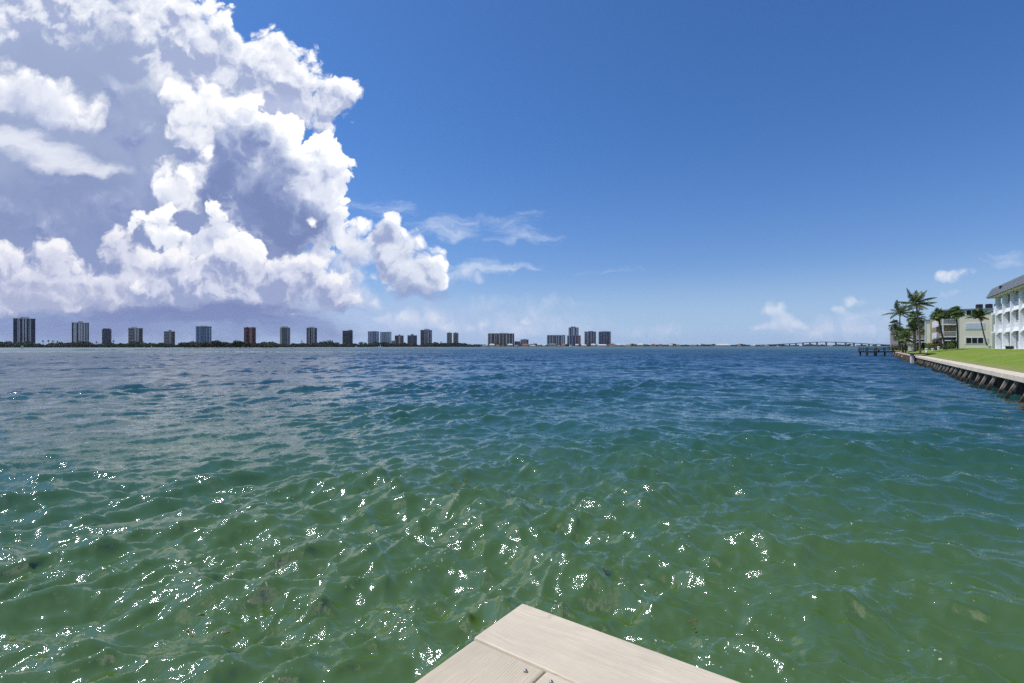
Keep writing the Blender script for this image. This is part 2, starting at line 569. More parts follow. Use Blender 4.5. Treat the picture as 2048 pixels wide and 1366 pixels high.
# ------------------------------------------------------------------ water
WATER_IOR = 2.1
def build_water():
    fine = np.arange(R(-80), R(80), 0.0021)
    rest = np.arange(R(80), R(280), 0.05)
    az = np.concatenate([fine, rest])
    rs = [0.4]
    while rs[-1] < 14000:
        r = rs[-1]
        rs.append(r + (max(0.028, 0.0058 * r) if r < 60 else 0.35 if r < 200 else 0.55 if r < 480 else 0.025 * r))
    rs = np.array(rs)
    nr, na = len(rs), len(az)
    A, Rr = np.meshgrid(az, rs)
    X0, Y0 = (Rr * np.sin(A)).astype(np.float32), (Rr * np.cos(A)).astype(np.float32)
    Z = np.zeros_like(X0)
    DX = np.zeros_like(X0)
    DY = np.zeros_like(X0)
    SL = np.zeros_like(X0)
    step = np.where(Rr < 60, np.maximum(0.028, 0.0058 * Rr), np.where(Rr < 200, np.maximum(0.35, 0.0021 * Rr), np.where(Rr < 480, np.maximum(0.55, 0.0021 * Rr), 0.025 * Rr))).astype(np.float32)
    # gusts: patches of rougher and smoother water, and two crossing seas (one comes off the sea wall)
    def smooth(n, scale, seed):
        g = np.random.default_rng(seed)
        s = np.zeros_like(X0)
        for i in range(n):
            th = g.uniform(0, 2 * np.pi)
            k = 2 * np.pi / (scale * g.uniform(0.6, 1.7))
            s += np.sin(k * (X0 * math.cos(th) + Y0 * math.sin(th)) + g.uniform(0, 6.28)).astype(np.float32)
        return s / math.sqrt(n / 2)
    gust = 1.0 + 0.28 * smooth(8, 18, 5)
    side = 1 / (1 + np.exp(-(X0 / np.maximum(Rr, 1) * 4.0 + 0.2 * smooth(5, 30, 9))))
    n = 190
    lam = np.exp(np.linspace(math.log(9.0), math.log(0.11), n)) * np.exp(rng.normal(0, 0.02, n))
    for i in range(n):
        L = float(lam[i])
        k = 2 * math.pi / L
        main = i % 3 != 0
        spread = 0.30 + 0.22 * min(1.0, 0.6 / L)
        # first sea runs from ahead-left to near-right; the second comes back from the right
        th = R(-52) + rng.normal(0, spread) if main else R(-128) + rng.normal(0, spread)
        slope = 0.0225
        if L > 4.0:
            slope *= (4.0 / L) ** 2.2
        elif L < 1.0:
            slope *= 1.55 if L > 0.35 else 2.1
        a = slope / k * (1.12 if L > 2.0 else 1.4 if L > 0.3 else 1.0)
        rmax = 1e9
        rows = slice(0, nr)
        fade = np.clip((L / step[:, 0] - 2.2) / 1.5, 0, 1)
        last = int(np.max(np.nonzero(fade > 0)[0])) + 1 if np.any(fade > 0) else 0
        if last == 0:
            continue
        rows = slice(0, last)
        dxk, dyk = math.cos(th), math.sin(th)
        ph = ((X0[rows] * dxk + Y0[rows] * dyk) * k + rng.uniform(0, 6.28)).astype(np.float32)
        w = (1.15 - side[rows] * 0.75) if main else (0.35 + side[rows] * 0.95)
        am = (a * fade[:last, None] * w).astype(np.float32)
        if L < 2.5:
            am = am * gust[rows]
        cs, sn = np.cos(ph), np.sin(ph)
        Z[rows] += am * cs
        q = 0.4 if L > 1.0 else 0.12
        DX[rows] -= am * q * dxk * sn
        DY[rows] -= am * q * dyk * sn
        SL[rows] += am * k * cs
    # steep short wavelets: trains with sharp crests, broken up by warped phase and patchy strength
    for i, L in enumerate((3.4, 2.7, 2.1, 1.65, 1.3, 1.0, 0.8, 0.62, 0.48, 0.37, 0.28, 0.21)):
        for fam in (0, 1):
            fade = np.clip((L / step[:, 0] - 3.0) / 2.5, 0, 1)
            if not np.any(fade > 0):
                continue
            last = int(np.max(np.nonzero(fade > 0)[0])) + 1
            x, y = X0[:last], Y0[:last]
            def slow(n, scale):
                o_ = np.zeros_like(x)
                for _ in range(n):
                    th_ = rng.uniform(0, 2 * np.pi)
                    k_ = 2 * np.pi / (scale * rng.uniform(0.6, 1.8))
                    o_ += np.sin(x * np.float32(k_ * math.cos(th_)) + y * np.float32(k_ * math.sin(th_)) + np.float32(rng.uniform(0, 6.28)))
                return o_ * np.float32(math.sqrt(2 / n))
            th = (R(-52) if fam == 0 else R(-126)) + rng.normal(0, 0.22)
            k = 2 * math.pi / L
            ph = x * np.float32(k * math.cos(th)) + y * np.float32(k * math.sin(th)) + 1.9 * slow(5, 3.2 * L) + rng.uniform(0, 6.28)
            ridge = (1 - np.abs(np.sin(ph * 0.5))) ** 1.2
            w = (1.1 - side[:last] * 0.7) if fam == 0 else (0.3 + side[:last] * 0.85)
            mod = np.clip(0.42 + 0.75 * slow(4, 5.5 * L), 0, 1.6) * w * gust[:last]
            a = 0.05 * L * (0.62 if L > 1.2 else 0.95 if L > 0.6 else 1.35)
            Z[:last] += (a * ridge - 0.3 * a) * mod * fade[:last, None].astype(np.float32)
    V = np.stack([X0 + DX, Y0 + DY, Z], -1).reshape(-1, 3).astype(np.float32)
    idx = np.arange(nr * na).reshape(nr, na)
    nx = np.roll(idx, -1, axis=1)
    quads = np.stack([idx[:-1], nx[:-1], nx[1:], idx[1:]], -1).reshape(-1, 4)
    me = bpy.data.meshes.new('water')
    nv, nf = len(V), len(quads)
    me.vertices.add(nv)
    me.vertices.foreach_set('co', V.ravel())
    me.loops.add(nf * 4)
    me.loops.foreach_set('vertex_index', quads.ravel().astype(np.int32))
    me.polygons.add(nf)
    me.polygons.foreach_set('loop_start', np.arange(0, nf * 4, 4, dtype=np.int32))
    me.polygons.foreach_set('use_smooth', np.ones(nf, dtype=bool))
    at = me.attributes.new('crest', 'FLOAT', 'POINT')
    at.data.foreach_set('value', SL.reshape(-1).astype(np.float32))
    me.update()
    o = bpy.data.objects.new('water', me)
    COL.objects.link(o)
    structure(o)
    # material: green body of water under a rippled reflecting skin
    m = bpy.data.materials.new('bay_water')
    m.use_nodes = True
    m.node_tree.nodes.clear()
    k = NT(m.node_tree)
    geo = k.node('ShaderNodeNewGeometry')
    pos = X(k, geo.outputs['Position'])
    nrm = X(k, geo.outputs['Normal'])
    x, y, z = k.sep(pos)
    flat = k.xyz(x, y, 0.0)
    dist = k.vm('LENGTH', flat, out=1)
    # depth of the bay: shoal by the dock and the sea wall, a deep channel, shoal again by the far shore
    wob = k.noise(flat, 0.05, 3, 0.5) - 0.5
    dl = k.m('LOGARITHM', k.m('MAXIMUM', dist, 1.0), 10.0) + wob * 0.5
    ramp = k.node('ShaderNodeValToRGB')
    k.put(ramp.inputs[0], dl / 4.0)
    els = ramp.color_ramp.elements
    stops = [(0.6, (0.072, 0.132, 0.018)), (0.9, (0.060, 0.122, 0.020)), (1.25, (0.024, 0.086, 0.040)), (1.6, (0.010, 0.058, 0.066)),
             (2.05, (0.006, 0.044, 0.088)), (2.5, (0.008, 0.052, 0.085)), (2.9, (0.022, 0.100, 0.120)), (3.4, (0.03, 0.12, 0.14))]
    els[0].position, els[0].color = stops[0][0] / 4, (*stops[0][1], 1)
    els[1].position, els[1].color = stops[-1][0] / 4, (*stops[-1][1], 1)
    for p_, c_ in stops[1:-1]:
        e = els.new(p_ / 4)
        e.color = (*c_, 1)
    body = X(k, ramp.outputs[0])
    patch = k.noise(flat, 0.35, 4, 0.6)
    body = k.mix(k.ss(patch, 0.35, 0.7, 0.0, 0.22), body, k.mix(1.0, body, (1.5, 1.2, 0.7), 'MULTIPLY'))
    # ripples too small for the mesh: tilt the normal by noise vectors
    n1 = k.vm('SUBTRACT', k.noise(pos, 110.0, 2, 0.7, color=True), (0.5, 0.5, 0.5))
    n2 = k.vm('SUBTRACT', k.noise(pos, 8.0, 4, 0.75, color=True), (0.5, 0.5, 0.5))
    n3 = k.vm('SUBTRACT', k.noise(pos, 0.9, 3, 0.6, color=True), (0.5, 0.5, 0.5))
    far1 = k.ss(dist, 8.0, 60.0)
    far2 = k.ss(dist, 40.0, 250.0)
    gustn = k.ss(k.noise(flat, 0.5, 4, 0.65), 0.3, 0.7, 0.45, 1.4)
    tilt = k.vm('ADD', k.scale(n1, 0.75 - far1 * 0.35), k.vm('ADD', k.scale(n2, 1.05 - far1 * 0.55), k.scale(n3, far2 * 0.2)))
    tilt = k.vm('MULTIPLY', k.scale(tilt, gustn), (1, 1, 0))
    nn = k.vm('NORMALIZE', k.vm('ADD', nrm, tilt))
    upn = k.vm('NORMALIZE', k.vm('ADD', k.scale(nrm, 0.25), (0, 0, 0.75)))
    # waves too small to model at a distance widen the gloss
    gloss = k.ss(dl, 1.45, 2.75, 0.045, 0.46, 'LINEAR')
    skin = k.node('ShaderNodeBsdfPrincipled')
    k.put(skin.inputs['Base Color'], body)
    skin.inputs['Roughness'].default_value = 1.0
    skin.inputs['Specular IOR Level'].default_value = 0.0
    k.put(skin.inputs['Normal'], upn)
    skin.inputs['Coat Weight'].default_value = 1.0
    skin.inputs['Coat IOR'].default_value = WATER_IOR
    k.put(skin.inputs['Coat Roughness'], gloss)
    k.put(skin.inputs['Coat Normal'], nn)
    # thin foam: flecks on the crests and a wake line far off on the left
    ca = k.node('ShaderNodeAttribute', attribute_name='crest')
    crest = X(k, ca.outputs['Fac'])
    fl = k.voronoi(pos, 20.0, 1, 0.5, '3D')
    fn = k.noise(pos, 1.5, 4, 0.65)
    ff = k.noise(pos, 14.0, 3, 0.6)
    foam = k.ss(crest * 0.45 + (fn - 0.5) * 2.4 + (ff - 0.5) * 2.2, 0.52, 0.62) * k.ss(fl, 0.5, 0.35)
    wl = k.m('ABSOLUTE', y - 236.0 + (k.noise(flat, 0.02, 2, 0.5) - 0.5) * 14)
    wake = k.ss(wl, 5.5, 1.0) * k.ss(x, -10.0, -110.0) * k.ss(k.noise(k.vm('MULTIPLY', flat, (0.08, 0.5, 1)), 1.0, 3, 0.6), 0.25, 0.5)
    fo = k.m('MAXIMUM', foam * 0.75, wake * 0.9)
    fd = k.node('ShaderNodeBsdfDiffuse')
    fd.inputs['Color'].default_value = (0.62, 0.62, 0.58, 1)
    m2 = k.node('ShaderNodeMixShader')
    k.put(m2.inputs[0], fo)
    k.t.links.new(skin.outputs[0], m2.inputs[1])
    k.t.links.new(fd.outputs[0], m2.inputs[2])
    out = k.node('ShaderNodeOutputMaterial')
    k.t.links.new(m2.outputs[0], out.inputs[0])
    me.materials.append(m)


build_water()
#--WATER-END--

# ------------------------------------------------------------------ right-hand shore: axes along (t) and inland (q)
T0 = Vector((26.5, 26.5, 0))
TD = Vector((0.5687, 0.8225, 0))          # along the sea wall, away from us
QD = Vector((0.8225, -0.5687, 0))         # inland
RZ = math.atan2(TD.y, TD.x)               # local x = along the wall, local -y = inland


def shore(t, q, z=0.0):
    p = T0 + TD * t + QD * q
    return Vector((p.x, p.y, z))


def t_of(p):
    d = Vector((p[0], p[1], 0)) - T0
    return d.dot(TD), d.dot(QD)


def lawn_z(q):
    u = min(max(q - 0.6, 0) / 9.5, 1)
    return 1.24 + 1.12 * (1 - (1 - u) ** 2)


def lawn_at(p):
    return lawn_z(t_of(p)[1])


def build_lawn():
    m = bpy.data.materials.new('lawn_grass')
    m.use_nodes = True
    m.node_tree.nodes.clear()
    k = NT(m.node_tree)
    t = k.node('ShaderNodeTexCoord')
    p = X(k, t.outputs['Object'])
    a = k.noise(p, 0.7, 6, 0.75)
    b = k.noise(p, 5.0, 5, 0.7)
    c_ = k.mix(k.ss(a, 0.32, 0.68), (0.12, 0.22, 0.020), (0.21, 0.31, 0.040))
    c_ = k.mix(k.ss(b, 0.3, 0.75, 0, 0.55), c_, (0.26, 0.28, 0.07))
    c_ = k.mix(k.ss(k.noise(k.vm('MULTIPLY', p, (1, 0.6, 1)), 0.3, 6, 0.75), 0.5, 0.68, 0, 0.7), c_, (0.30, 0.27, 0.10))
    qd = k.vm('DOT_PRODUCT', k.vm('SUBTRACT', p, (26.5, 26.5, 0)), (0.8225, -0.5687, 0), out=1)
    c_ = k.mix(k.ss(qd + (k.noise(p, 1.3, 5, 0.7) - 0.5) * 2.2, 2.0, 0.7, 0, 0.6), c_, (0.30, 0.25, 0.13))
    c_ = k.mix(k.ss(k.noise(p, 1.6, 6, 0.8), 0.56, 0.7, 0, 0.5), c_, (0.07, 0.13, 0.015))
    d = k.node('ShaderNodeBsdfPrincipled')
    k.put(d.inputs['Base Color'], c_)
    d.inputs['Roughness'].default_value = 0.9
    d.inputs['Specular IOR Level'].default_value = 0.1
    bn = k.node('ShaderNodeBump')
    bn.inputs['Strength'].default_value = 0.8
    bn.inputs['Distance'].default_value = 0.12
    k.put(bn.inputs['Height'], k.noise(p, 3.0, 6, 0.75))
    k.t.links.new(bn.outputs[0], d.inputs['Normal'])
    o = k.node('ShaderNodeOutputMaterial')
    k.t.links.new(d.outputs[0], o.inputs[0])
    mb = MB()
    ts = [-60 + 4 * i for i in range(66)]
    qs = [0.3, 0.6, 1.2, 2, 3, 4, 5, 6.5, 8, 10, 13, 20, 40, 90]
    r2 = random.Random(3)
    zz = {(i, j): lawn_z(q) + (r2.uniform(-0.05, 0.05) if q > 1.5 else 0) for i in range(len(ts)) for j, q in enumerate(qs)}
    for i in range(len(ts) - 1):
        for j in range(len(qs) - 1):
            mb.face([shore(ts[a_], qs[b_], zz[a_, b_]) for a_, b_ in ((i, j), (i, j + 1), (i + 1, j + 1), (i + 1, j))], True)
    return structure(mb.build('lawn', m))


build_lawn()

CONC = mat('weathered_concrete', (0.68, 0.60, 0.47), 0.85, 0.16, 1.6, 0.3, 0.2, detail=7)
def stained():
    m = bpy.data.materials.new('stained_concrete_pile')
    m.use_nodes = True
    m.node_tree.nodes.clear()
    k = NT(m.node_tree)
    t = k.node('ShaderNodeTexCoord')
    p = X(k, t.outputs['Object'])
    x, y, z = k.sep(p)
    n = k.noise(p, 1.7, 6, 0.65)
    c_ = k.mix(k.ss(z + (n - 0.5) * 1.1, 0.15, 0.6), (0.035, 0.024, 0.018), (0.40, 0.34, 0.26))
    c_ = k.mix(k.ss(k.noise(p, 0.9, 4, 0.7), 0.5, 0.66, 0, 0.8), c_, (0.10, 0.055, 0.032))
    b = k.node('ShaderNodeBsdfPrincipled')
    k.put(b.inputs['Base Color'], c_)
    b.inputs['Roughness'].default_value = 0.85
    o = k.node('ShaderNodeOutputMaterial')
    k.t.links.new(b.outputs[0], o.inputs[0])
    return m


PILEM = stained()
DARKW = mat('barnacled_wall', (0.040, 0.030, 0.024), 0.9, 0.6, 2.2, 0.5, 0.1, detail=6)
OLDWOOD = mat('old_timber', (0.085, 0.055, 0.036), 0.85, 0.4, 2.5, 0.4, 0.15, detail=6)
WHITEP = mat('white_paint', (0.78, 0.79, 0.80), 0.55, 0.05, 0.8, 0, 0.3)
DARKP = mat('dark_metal', (0.02, 0.022, 0.026), 0.5, 0.2, 3)
GLASS = mat('dark_window_glass', (0.016, 0.020, 0.030), 0.12, 0.3, 0.4, 0, 0.6)


def frame(name, t, q, z, label, cat, group=None):
    """Thing whose local axes are x along the wall (away from us), y towards the water, z up."""
    return thing(name, shore(t, q, z), label, cat, group, RZ)


# sea wall with battered concrete piles
sw = frame('sea_wall', 0, 0, 0, 'pale concrete capped sea wall with slanting piles below the lawn', 'sea wall')
mb = MB()
xs = [-62 + 3.1 * i for i in range(41)]
xs = [x for x in xs if x < 65] + [65.2]
for a, b in zip(xs[:-1], xs[1:]):
    mb.box(a + 0.012, b - 0.012, -0.62, 0.36, 0.98, 1.27)
mb.build('cap', CONC, sw, bevel=0.02)
MB().box(-62, 65, -0.55, -0.15, -1.5, 0.99).build('wall_panel', DARKW, sw)
r3 = random.Random(5)
for i in range(27):
    x = -7.5 + 2.72 * i + r3.uniform(-0.25, 0.25)
    if x > 64:
        break
    w = r3.uniform(0.06, 0.085)
    out = r3.uniform(0.5, 0.66)
    pl = MB()
    q = []
    for yb, z in ((0.06, 0.98), (0.06 + out * 0.55, 0.3), (0.06 + out * 1.15, -0.6)):
        ww = w * r3.uniform(0.9, 1.15)
        q.append([(x - ww, yb - 0.07, z), (x + ww, yb - 0.07, z), (x + ww, yb + 0.09, z), (x - ww, yb + 0.09, z)])
    for s0, s1 in zip(q[:-1], q[1:]):
        for j in range(4):
            pl.face([s1[j], s1[(j + 1) % 4], s0[(j + 1) % 4], s0[j]])
    pl.build('pile', PILEM, sw)
    if i % 2 == 0:
        pm = MB()
        pm.box(x - 0.95, x - 0.5, -0.149, -0.06, r3.uniform(0.2, 0.45), 0.9)
        pm.build('patch', PILEM, sw)
# algae and rubble at the foot of the wall, near end
rk = MB()
for i in range(60):
    x, y = r3.uniform(-7, -2.6), r3.uniform(0.3, 1.0)
    c_ = Vector((x, y, r3.uniform(-0.15, 0.1) - y * 0.08))
    s = r3.uniform(0.10, 0.26)
    ax = Vector((r3.gauss(0, 1), r3.gauss(0, 1), r3.gauss(0, 0.4))).normalized() * s
    rk.tube([c_ - ax, c_ - ax * 0.5, c_ + ax * 0.4, c_ + ax], [s * 0.3, s * 0.8, s * 0.75, s * 0.25], 6, False)
o = rk.build('rubble', mat('rusty_rubble', (0.07, 0.040, 0.028), 0.9, 0.6, 1.5, 0.5, 0.1), None, shore(0, 0, 0), RZ)
o['kind'] = 'stuff'

# older timber bulkhead beyond it
bh = frame('bulkhead', 66, 0, 0, 'old brown timber bulkhead with leaning planks running up to the pier', 'bulkhead')
MB().box(3.2, 82, -0.75, 0.25, 0.98, 1.2).build('cap', mat('grey_concrete', (0.50, 0.45, 0.37), 0.85, 0.2, 1.4, 0.3, 0.2), bh, bevel=0.02)
MB().box(3.2, 82, -0.55, -0.2, -1.5, 0.99).build('wall_panel', DARKW, bh)
for i in range(34):
    x = 4.5 + 2.25 * i + r3.uniform(-0.4, 0.4)
    pl = MB()
    out = r3.uniform(0.5, 0.8)
    lean = r3.uniform(-0.15, 0.15)
    pl.tube([(x, 0.0, 0.98), (x + lean, 0.05 + out, -0.6)], r3.uniform(0.12, 0.17), 6)
    pl.build('pile', OLDWOOD if r3.random() < 0.72 else PILEM, bh)

# white piles and the dark slab at the joint
jp = frame('mooring_platform', 66.6, 0.3, 0, 'small dark topped platform on white piles at the end of the pale sea wall', 'platform')
for i, (x, y) in enumerate(((-0.9, 0.75), (0.1, 0.75), (1.1, 0.75), (2.2, 0.7))):
    MB().box(x, x + 0.55, y, y + 0.4, -1.2, 1.50).build('pile', mat('whitewashed_pile', (0.62, 0.61, 0.60), 0.8, 0.25, 1.2, 0.2, 0.2, stretch=(1, 1, 0.4)), jp, bevel=0.03)
MB().box(-1.6, 3.2, -1.9, 1.35, 1.50, 1.66).build('slab', mat('dark_slab', (0.05, 0.05, 0.055), 0.8, 0.3, 2), jp, bevel=0.02)

# wooden fishing pier
PZ = 1.36
pa, pb = px(1724, 0, 141), px(1800, 0, 141)
pr = thing('wooden_pier', (pa.x, 141, 0), 'dark weathered wooden pier with railings reaching over the water', 'pier')
L = pb.x - pa.x + 3.0
dk = MB()
for i in range(int(L / 0.2)):
    dk.box(i * 0.2, i * 0.2 + 0.185, -1.6, 1.6, PZ - 0.05, PZ)
dk.box(0, L, -1.5, -1.3, PZ - 0.32, PZ - 0.06)
dk.box(0, L, 1.3, 1.5, PZ - 0.32, PZ - 0.06)
dk.build('deck', OLDWOOD, pr)
for y in (-1.4, 1.4):
    for x in ((0.35, 2.65) if y < 0 else (0.5, 4.9, 7.3)):
        MB().tube([(x, y, -1.5), (x, y, PZ - 0.06)], 0.30 if y < 0 else 0.2, 10).build('pile', DARKW, pr)
    rl = MB()
    for x in np.arange(0.1, L, 2.4):
        rl.box(x, x + 0.14, y - 0.07, y + 0.07, PZ, PZ + 1.08)
    for z in (0.38, 0.72):
        rl.box(0.05, L, y - 0.03, y + 0.03, PZ + z, PZ + z + 0.14)
    rl.box(0.05, L, y - 0.1, y + 0.1, PZ + 1.02, PZ + 1.1)
    rl.build('railing', OLDWOOD, pr)
en = MB()
for y in np.arange(-1.45, 1.5, 0.95):
    en.box(0.02, 0.14, y, y + 0.12, PZ, PZ + 1.05)
en.box(0.03, 0.09, -1.4, 1.4, PZ + 0.7, PZ + 0.84)
en.box(0.0, 0.2, -1.45, 1.45, PZ + 1.02, PZ + 1.1)
en.build('end_rail', OLDWOOD, pr)
bt = MB()
bt.box(3.2, 4.6, -0.4, 0.1, PZ + 0.42, PZ + 0.48)
bt.box(3.3, 3.4, -0.4, 0.1, PZ, PZ + 0.42)
bt.box(4.4, 4.5, -0.4, 0.1, PZ, PZ + 0.42)
tag(bt.build('pier_bench', OLDWOOD, None, (pa.x, 141, 0)), 'low wooden bench on the deck of the pier', 'bench')

# ------------------------------------------------------------------ white three-storey apartment house
STUCCO = mat('white_stucco', (0.80, 0.81, 0.84), 0.75, 0.05, 0.6, 0.05, 0.2)
INNER = mat('pale_back_wall', (0.66, 0.66, 0.62), 0.8, 0.08, 0.5, 0, 0.2)
SHING = mat('grey_shake', (0.20, 0.22, 0.25), 0.75, 0.35, 3.0, 0.4, 0.3, detail=6, stretch=(1, 1, 3))
SOFF = mat('cream_soffit', (0.62, 0.60, 0.42), 0.8, 0.05, 1)
BLUED = mat('navy_door', (0.008, 0.012, 0.06), 0.3, 0.2, 1, 0, 0.5)
ZB = 2.36
far = Vector((80.0, 85.0, 0))
tf, qf = t_of(far)
# local x runs back towards us along the facade, y towards the water
wb = thing('apartment_house', (far.x, far.y, ZB), 'white three storey apartment house with grey mansard roof and open galleries at the right edge', 'building', None, RZ + math.pi)
def wbx(x0, x1, y0, y1, z0, z1): return (x0, x1, -y1, -y0, z0, z1)
FL = [0.0, 3.1, 6.15]
EAVE = 8.4
LEN = 46.0
GAL = 0.82                                   # gallery depth behind the columns
cols = [1.0 + 5.25 * i for i in range(9)]
# back wall with openings left at the first bay
wl = MB()
wl.box(*wbx(3.6, LEN, -14, -GAL, -0.6, EAVE))
wl.build('wall', INNER, wb)
for k, x in enumerate(cols):
    MB().box(*wbx(x, x + 0.48, -0.62, 0.0, -0.4, EAVE)).build('column', STUCCO, wb, bevel=0.02)
sl = MB()
for z in FL[1:]:
    sl.box(*wbx(0.0, LEN, -GAL, -0.64, z - 0.22, z))
sl.box(*wbx(0.0, 3.6, -7, -GAL - 0.002, z - 0.22, z))
sl.box(*wbx(-0.6, LEN, -7, 0.6, -0.9, 0.02))
sl.build('gallery_floor', STUCCO, wb)
edges = [0.0] + [c for x in cols for c in (x, x + 0.48)] + [LEN]
bays = [(edges[i], edges[i + 1]) for i in range(2, len(edges) - 1, 2)]
bays = [(a, b) for a, b in bays if b - a > 2]
for fi, z in enumerate(FL[1:]):
    for a, b in bays:
        MB().box(*wbx(a + 0.004, b - 0.004, -0.60, -0.44, z - 0.24, z + 0.80)).build('parapet', STUCCO, wb)
        hr = MB()
        hr.box(*wbx(a, b, -0.56, -0.46, z + 0.98, z + 1.04))
        for x in np.arange(a + 0.4, b, 1.1):
            hr.box(*wbx(x, x + 0.05, -0.53, -0.49, z + 0.8, z + 0.98))
        hr.build('handrail', WHITEP, wb)
        # flared apron with clipped corners, leaning out over the bay below
        ap = MB()
        ln = b - a - 0.03
        poly = [(0, 0.12), (ln, 0.12), (ln, -0.86), (ln - 0.85, -0.48), (0.85, -0.48), (0, -0.86)]
        def at(u, v, th): return (a + 0.015 + u, 0.10 - (0.55 * (0.12 - v) / 0.98) + th, z + v - 0.02)
        def at2(u, v, th):
            p = at(u, v, th)
            return (p[0], -(-p[1]) - 0.0, p[2])
        front_ = [(p[0], (0.40 - 0.40 * (0.12 - v) / 0.98), p[2]) for (u, v) in poly for p in [at(u, v, 0)]]
        back_ = [(f[0], f[1] + 0.12, f[2] - 0.03) for f in front_]
        ap.face(list(reversed(front_)))
        ap.face(back_)
        for j in range(6):
            n_ = (j + 1) % 6
            ap.face([front_[j], front_[n_], back_[n_], back_[j]])
        ap.build('apron', STUCCO, wb)
    # end ledges on the far gable
    e = MB()
    e.box(*wbx(-0.75, 1.2, -1.3, 0.25, z - 0.55, z - 0.3))
    e.box(*wbx(-0.45, 1.28, -1.2, -0.02, z - 0.3, z + 0.9))
    e.build('end_ledge', STUCCO, wb)
# doors and windows on the back wall
def opening(name, x0, x1, z0, z1, m):
    o = MB().box(*wbx(x0, x1, -GAL - 0.02, -GAL + 0.05, z0, z1)).build(name, m, wb)
    f = MB()
    f.box(*wbx(x0 - 0.12, x0, -GAL, -GAL + 0.1, z0, z1 + 0.12))
    f.box(*wbx(x1, x1 + 0.12, -GAL, -GAL + 0.1, z0, z1 + 0.12))
    f.box(*wbx(x0, x1, -GAL, -GAL + 0.1, z1, z1 + 0.12))
    f.build('frame', WHITEP, o)
for z, top in ((0.05, 2.45), (3.12, 5.4)):
    for x in (10.2, 20.7, 31.2, 41.7):
        opening('door', x, x + 1.7, z, top, BLUED)
opening('window', 10.0, 12.0, 7.05, 8.2, GLASS)
opening('window', 4.0, 5.9, 7.0, 8.2, mat('grey_blind', (0.35, 0.38, 0.38), 0.6, 0.1, 2))
opening('window', 4.1, 5.9, 4.1, 5.4, mat('tan_blind', (0.48, 0.42, 0.34), 0.6, 0.1, 2))
for z in (0.9, 4.1, 6.95):
    for x in (15.2, 25.8, 36.2):
        opening('window', x, x + 1.8, z, z + 1.25, GLASS)
# stair bay at the far end
st = MB()
st.box(*wbx(1.7, 3.6, -6.9, -6.7, -0.4, 5.6))
st.build('stair_wall', mat('tan_wall', (0.50, 0.43, 0.36), 0.8, 0.1, 0.6), wb)
MB().box(*wbx(2.7, 3.5, -6.65, -6.55, 0, 2.3)).build('stair_door', DARKP, wb)
MB().box(*wbx(1.9, 2.5, -6.65, -6.55, 1.3, 2.4)).build('stair_window', GLASS, wb)
# mansard roof in lapped courses
sf = MB()
sf.box(*wbx(-1.1, LEN, -8, 0.62, EAVE, EAVE + 0.12))
sf.build('soffit', SOFF, wb)
rf = MB()
N = 7
z0, z1, y0, y1, xa, xb = EAVE + 0.10, EAVE + 1.50, 0.86, 0.22, -1.35, -0.75
for i in range(N):
    f0, f1 = i / N, (i + 1) / N
    za, zc = z0 + (z1 - z0) * f0, z0 + (z1 - z0) * f1 + 0.04
    ya, yc = -(y0 + (y1 - y0) * f0), -(y0 + (y1 - y0) * f1 - 0.07)
    xl, xr = xa + (xb - xa) * f0, xa + (xb - xa) * f1 + 0.07
    rf.face([(LEN, ya, za), (xl, ya, za), (xr, yc, zc), (LEN, yc, zc)])
    rf.face([(xl, ya, za), (xl, 9, za), (xr, 9, zc), (xr, yc, zc)])
    rf.face([(xl, ya, za), (LEN, ya, za), (LEN, ya + 0.3, za), (xl + 0.3, ya + 0.3, za)])
rf.box(-0.7, LEN, -0.2, 13.5, z1 - 0.3, z1 - 0.02)
roof = rf.build('roof', SHING, wb)
MB().box(*wbx(7.9, 8.5, 0.3, 0.62, EAVE + 0.85, EAVE + 1.25)).build('vent', DARKP, roof)
MB().box(-0.62, LEN, -0.17, 13.4, z1 - 0.02, z1 + 0.06).build('coping', mat('dark_coping', (0.10, 0.13, 0.19), 0.6), roof)

# garden bench by the house
gb = frame('garden_bench', t_of((72.5, 72.6))[0], 10.2, lawn_z(10.2), 'low pale stone bench on the grass in front of the white apartment house', 'bench')
MB().box(-1.6, 1.6, -0.3, 0.3, 0.40, 0.52).build('seat', mat('pale_stone', (0.5, 0.5, 0.5), 0.8, 0.15, 3), gb, bevel=0.02)
for x in (-1.2, 1.0):
    MB().box(x, x + 0.22, -0.24, 0.24, 0, 0.40).build('leg', DARKP, gb)

# ------------------------------------------------------------------ cream apartment houses further along
CREAM = mat('cream_stucco', (0.87, 0.79, 0.67), 0.8, 0.06, 0.5, 0.05, 0.2)
RECESSW = mat('brown_back_wall', (0.34, 0.27, 0.17), 0.85, 0.12, 0.8)  # even brown tone for the wall set back behind the balconies
BLIND = mat('blue_white_shutter', (0.60, 0.68, 0.82), 0.5, 0.08, 4, stretch=(0.2, 0.2, 4))
LEADB = mat('blue_grey_fascia', (0.22, 0.27, 0.36), 0.6, 0.1, 1)


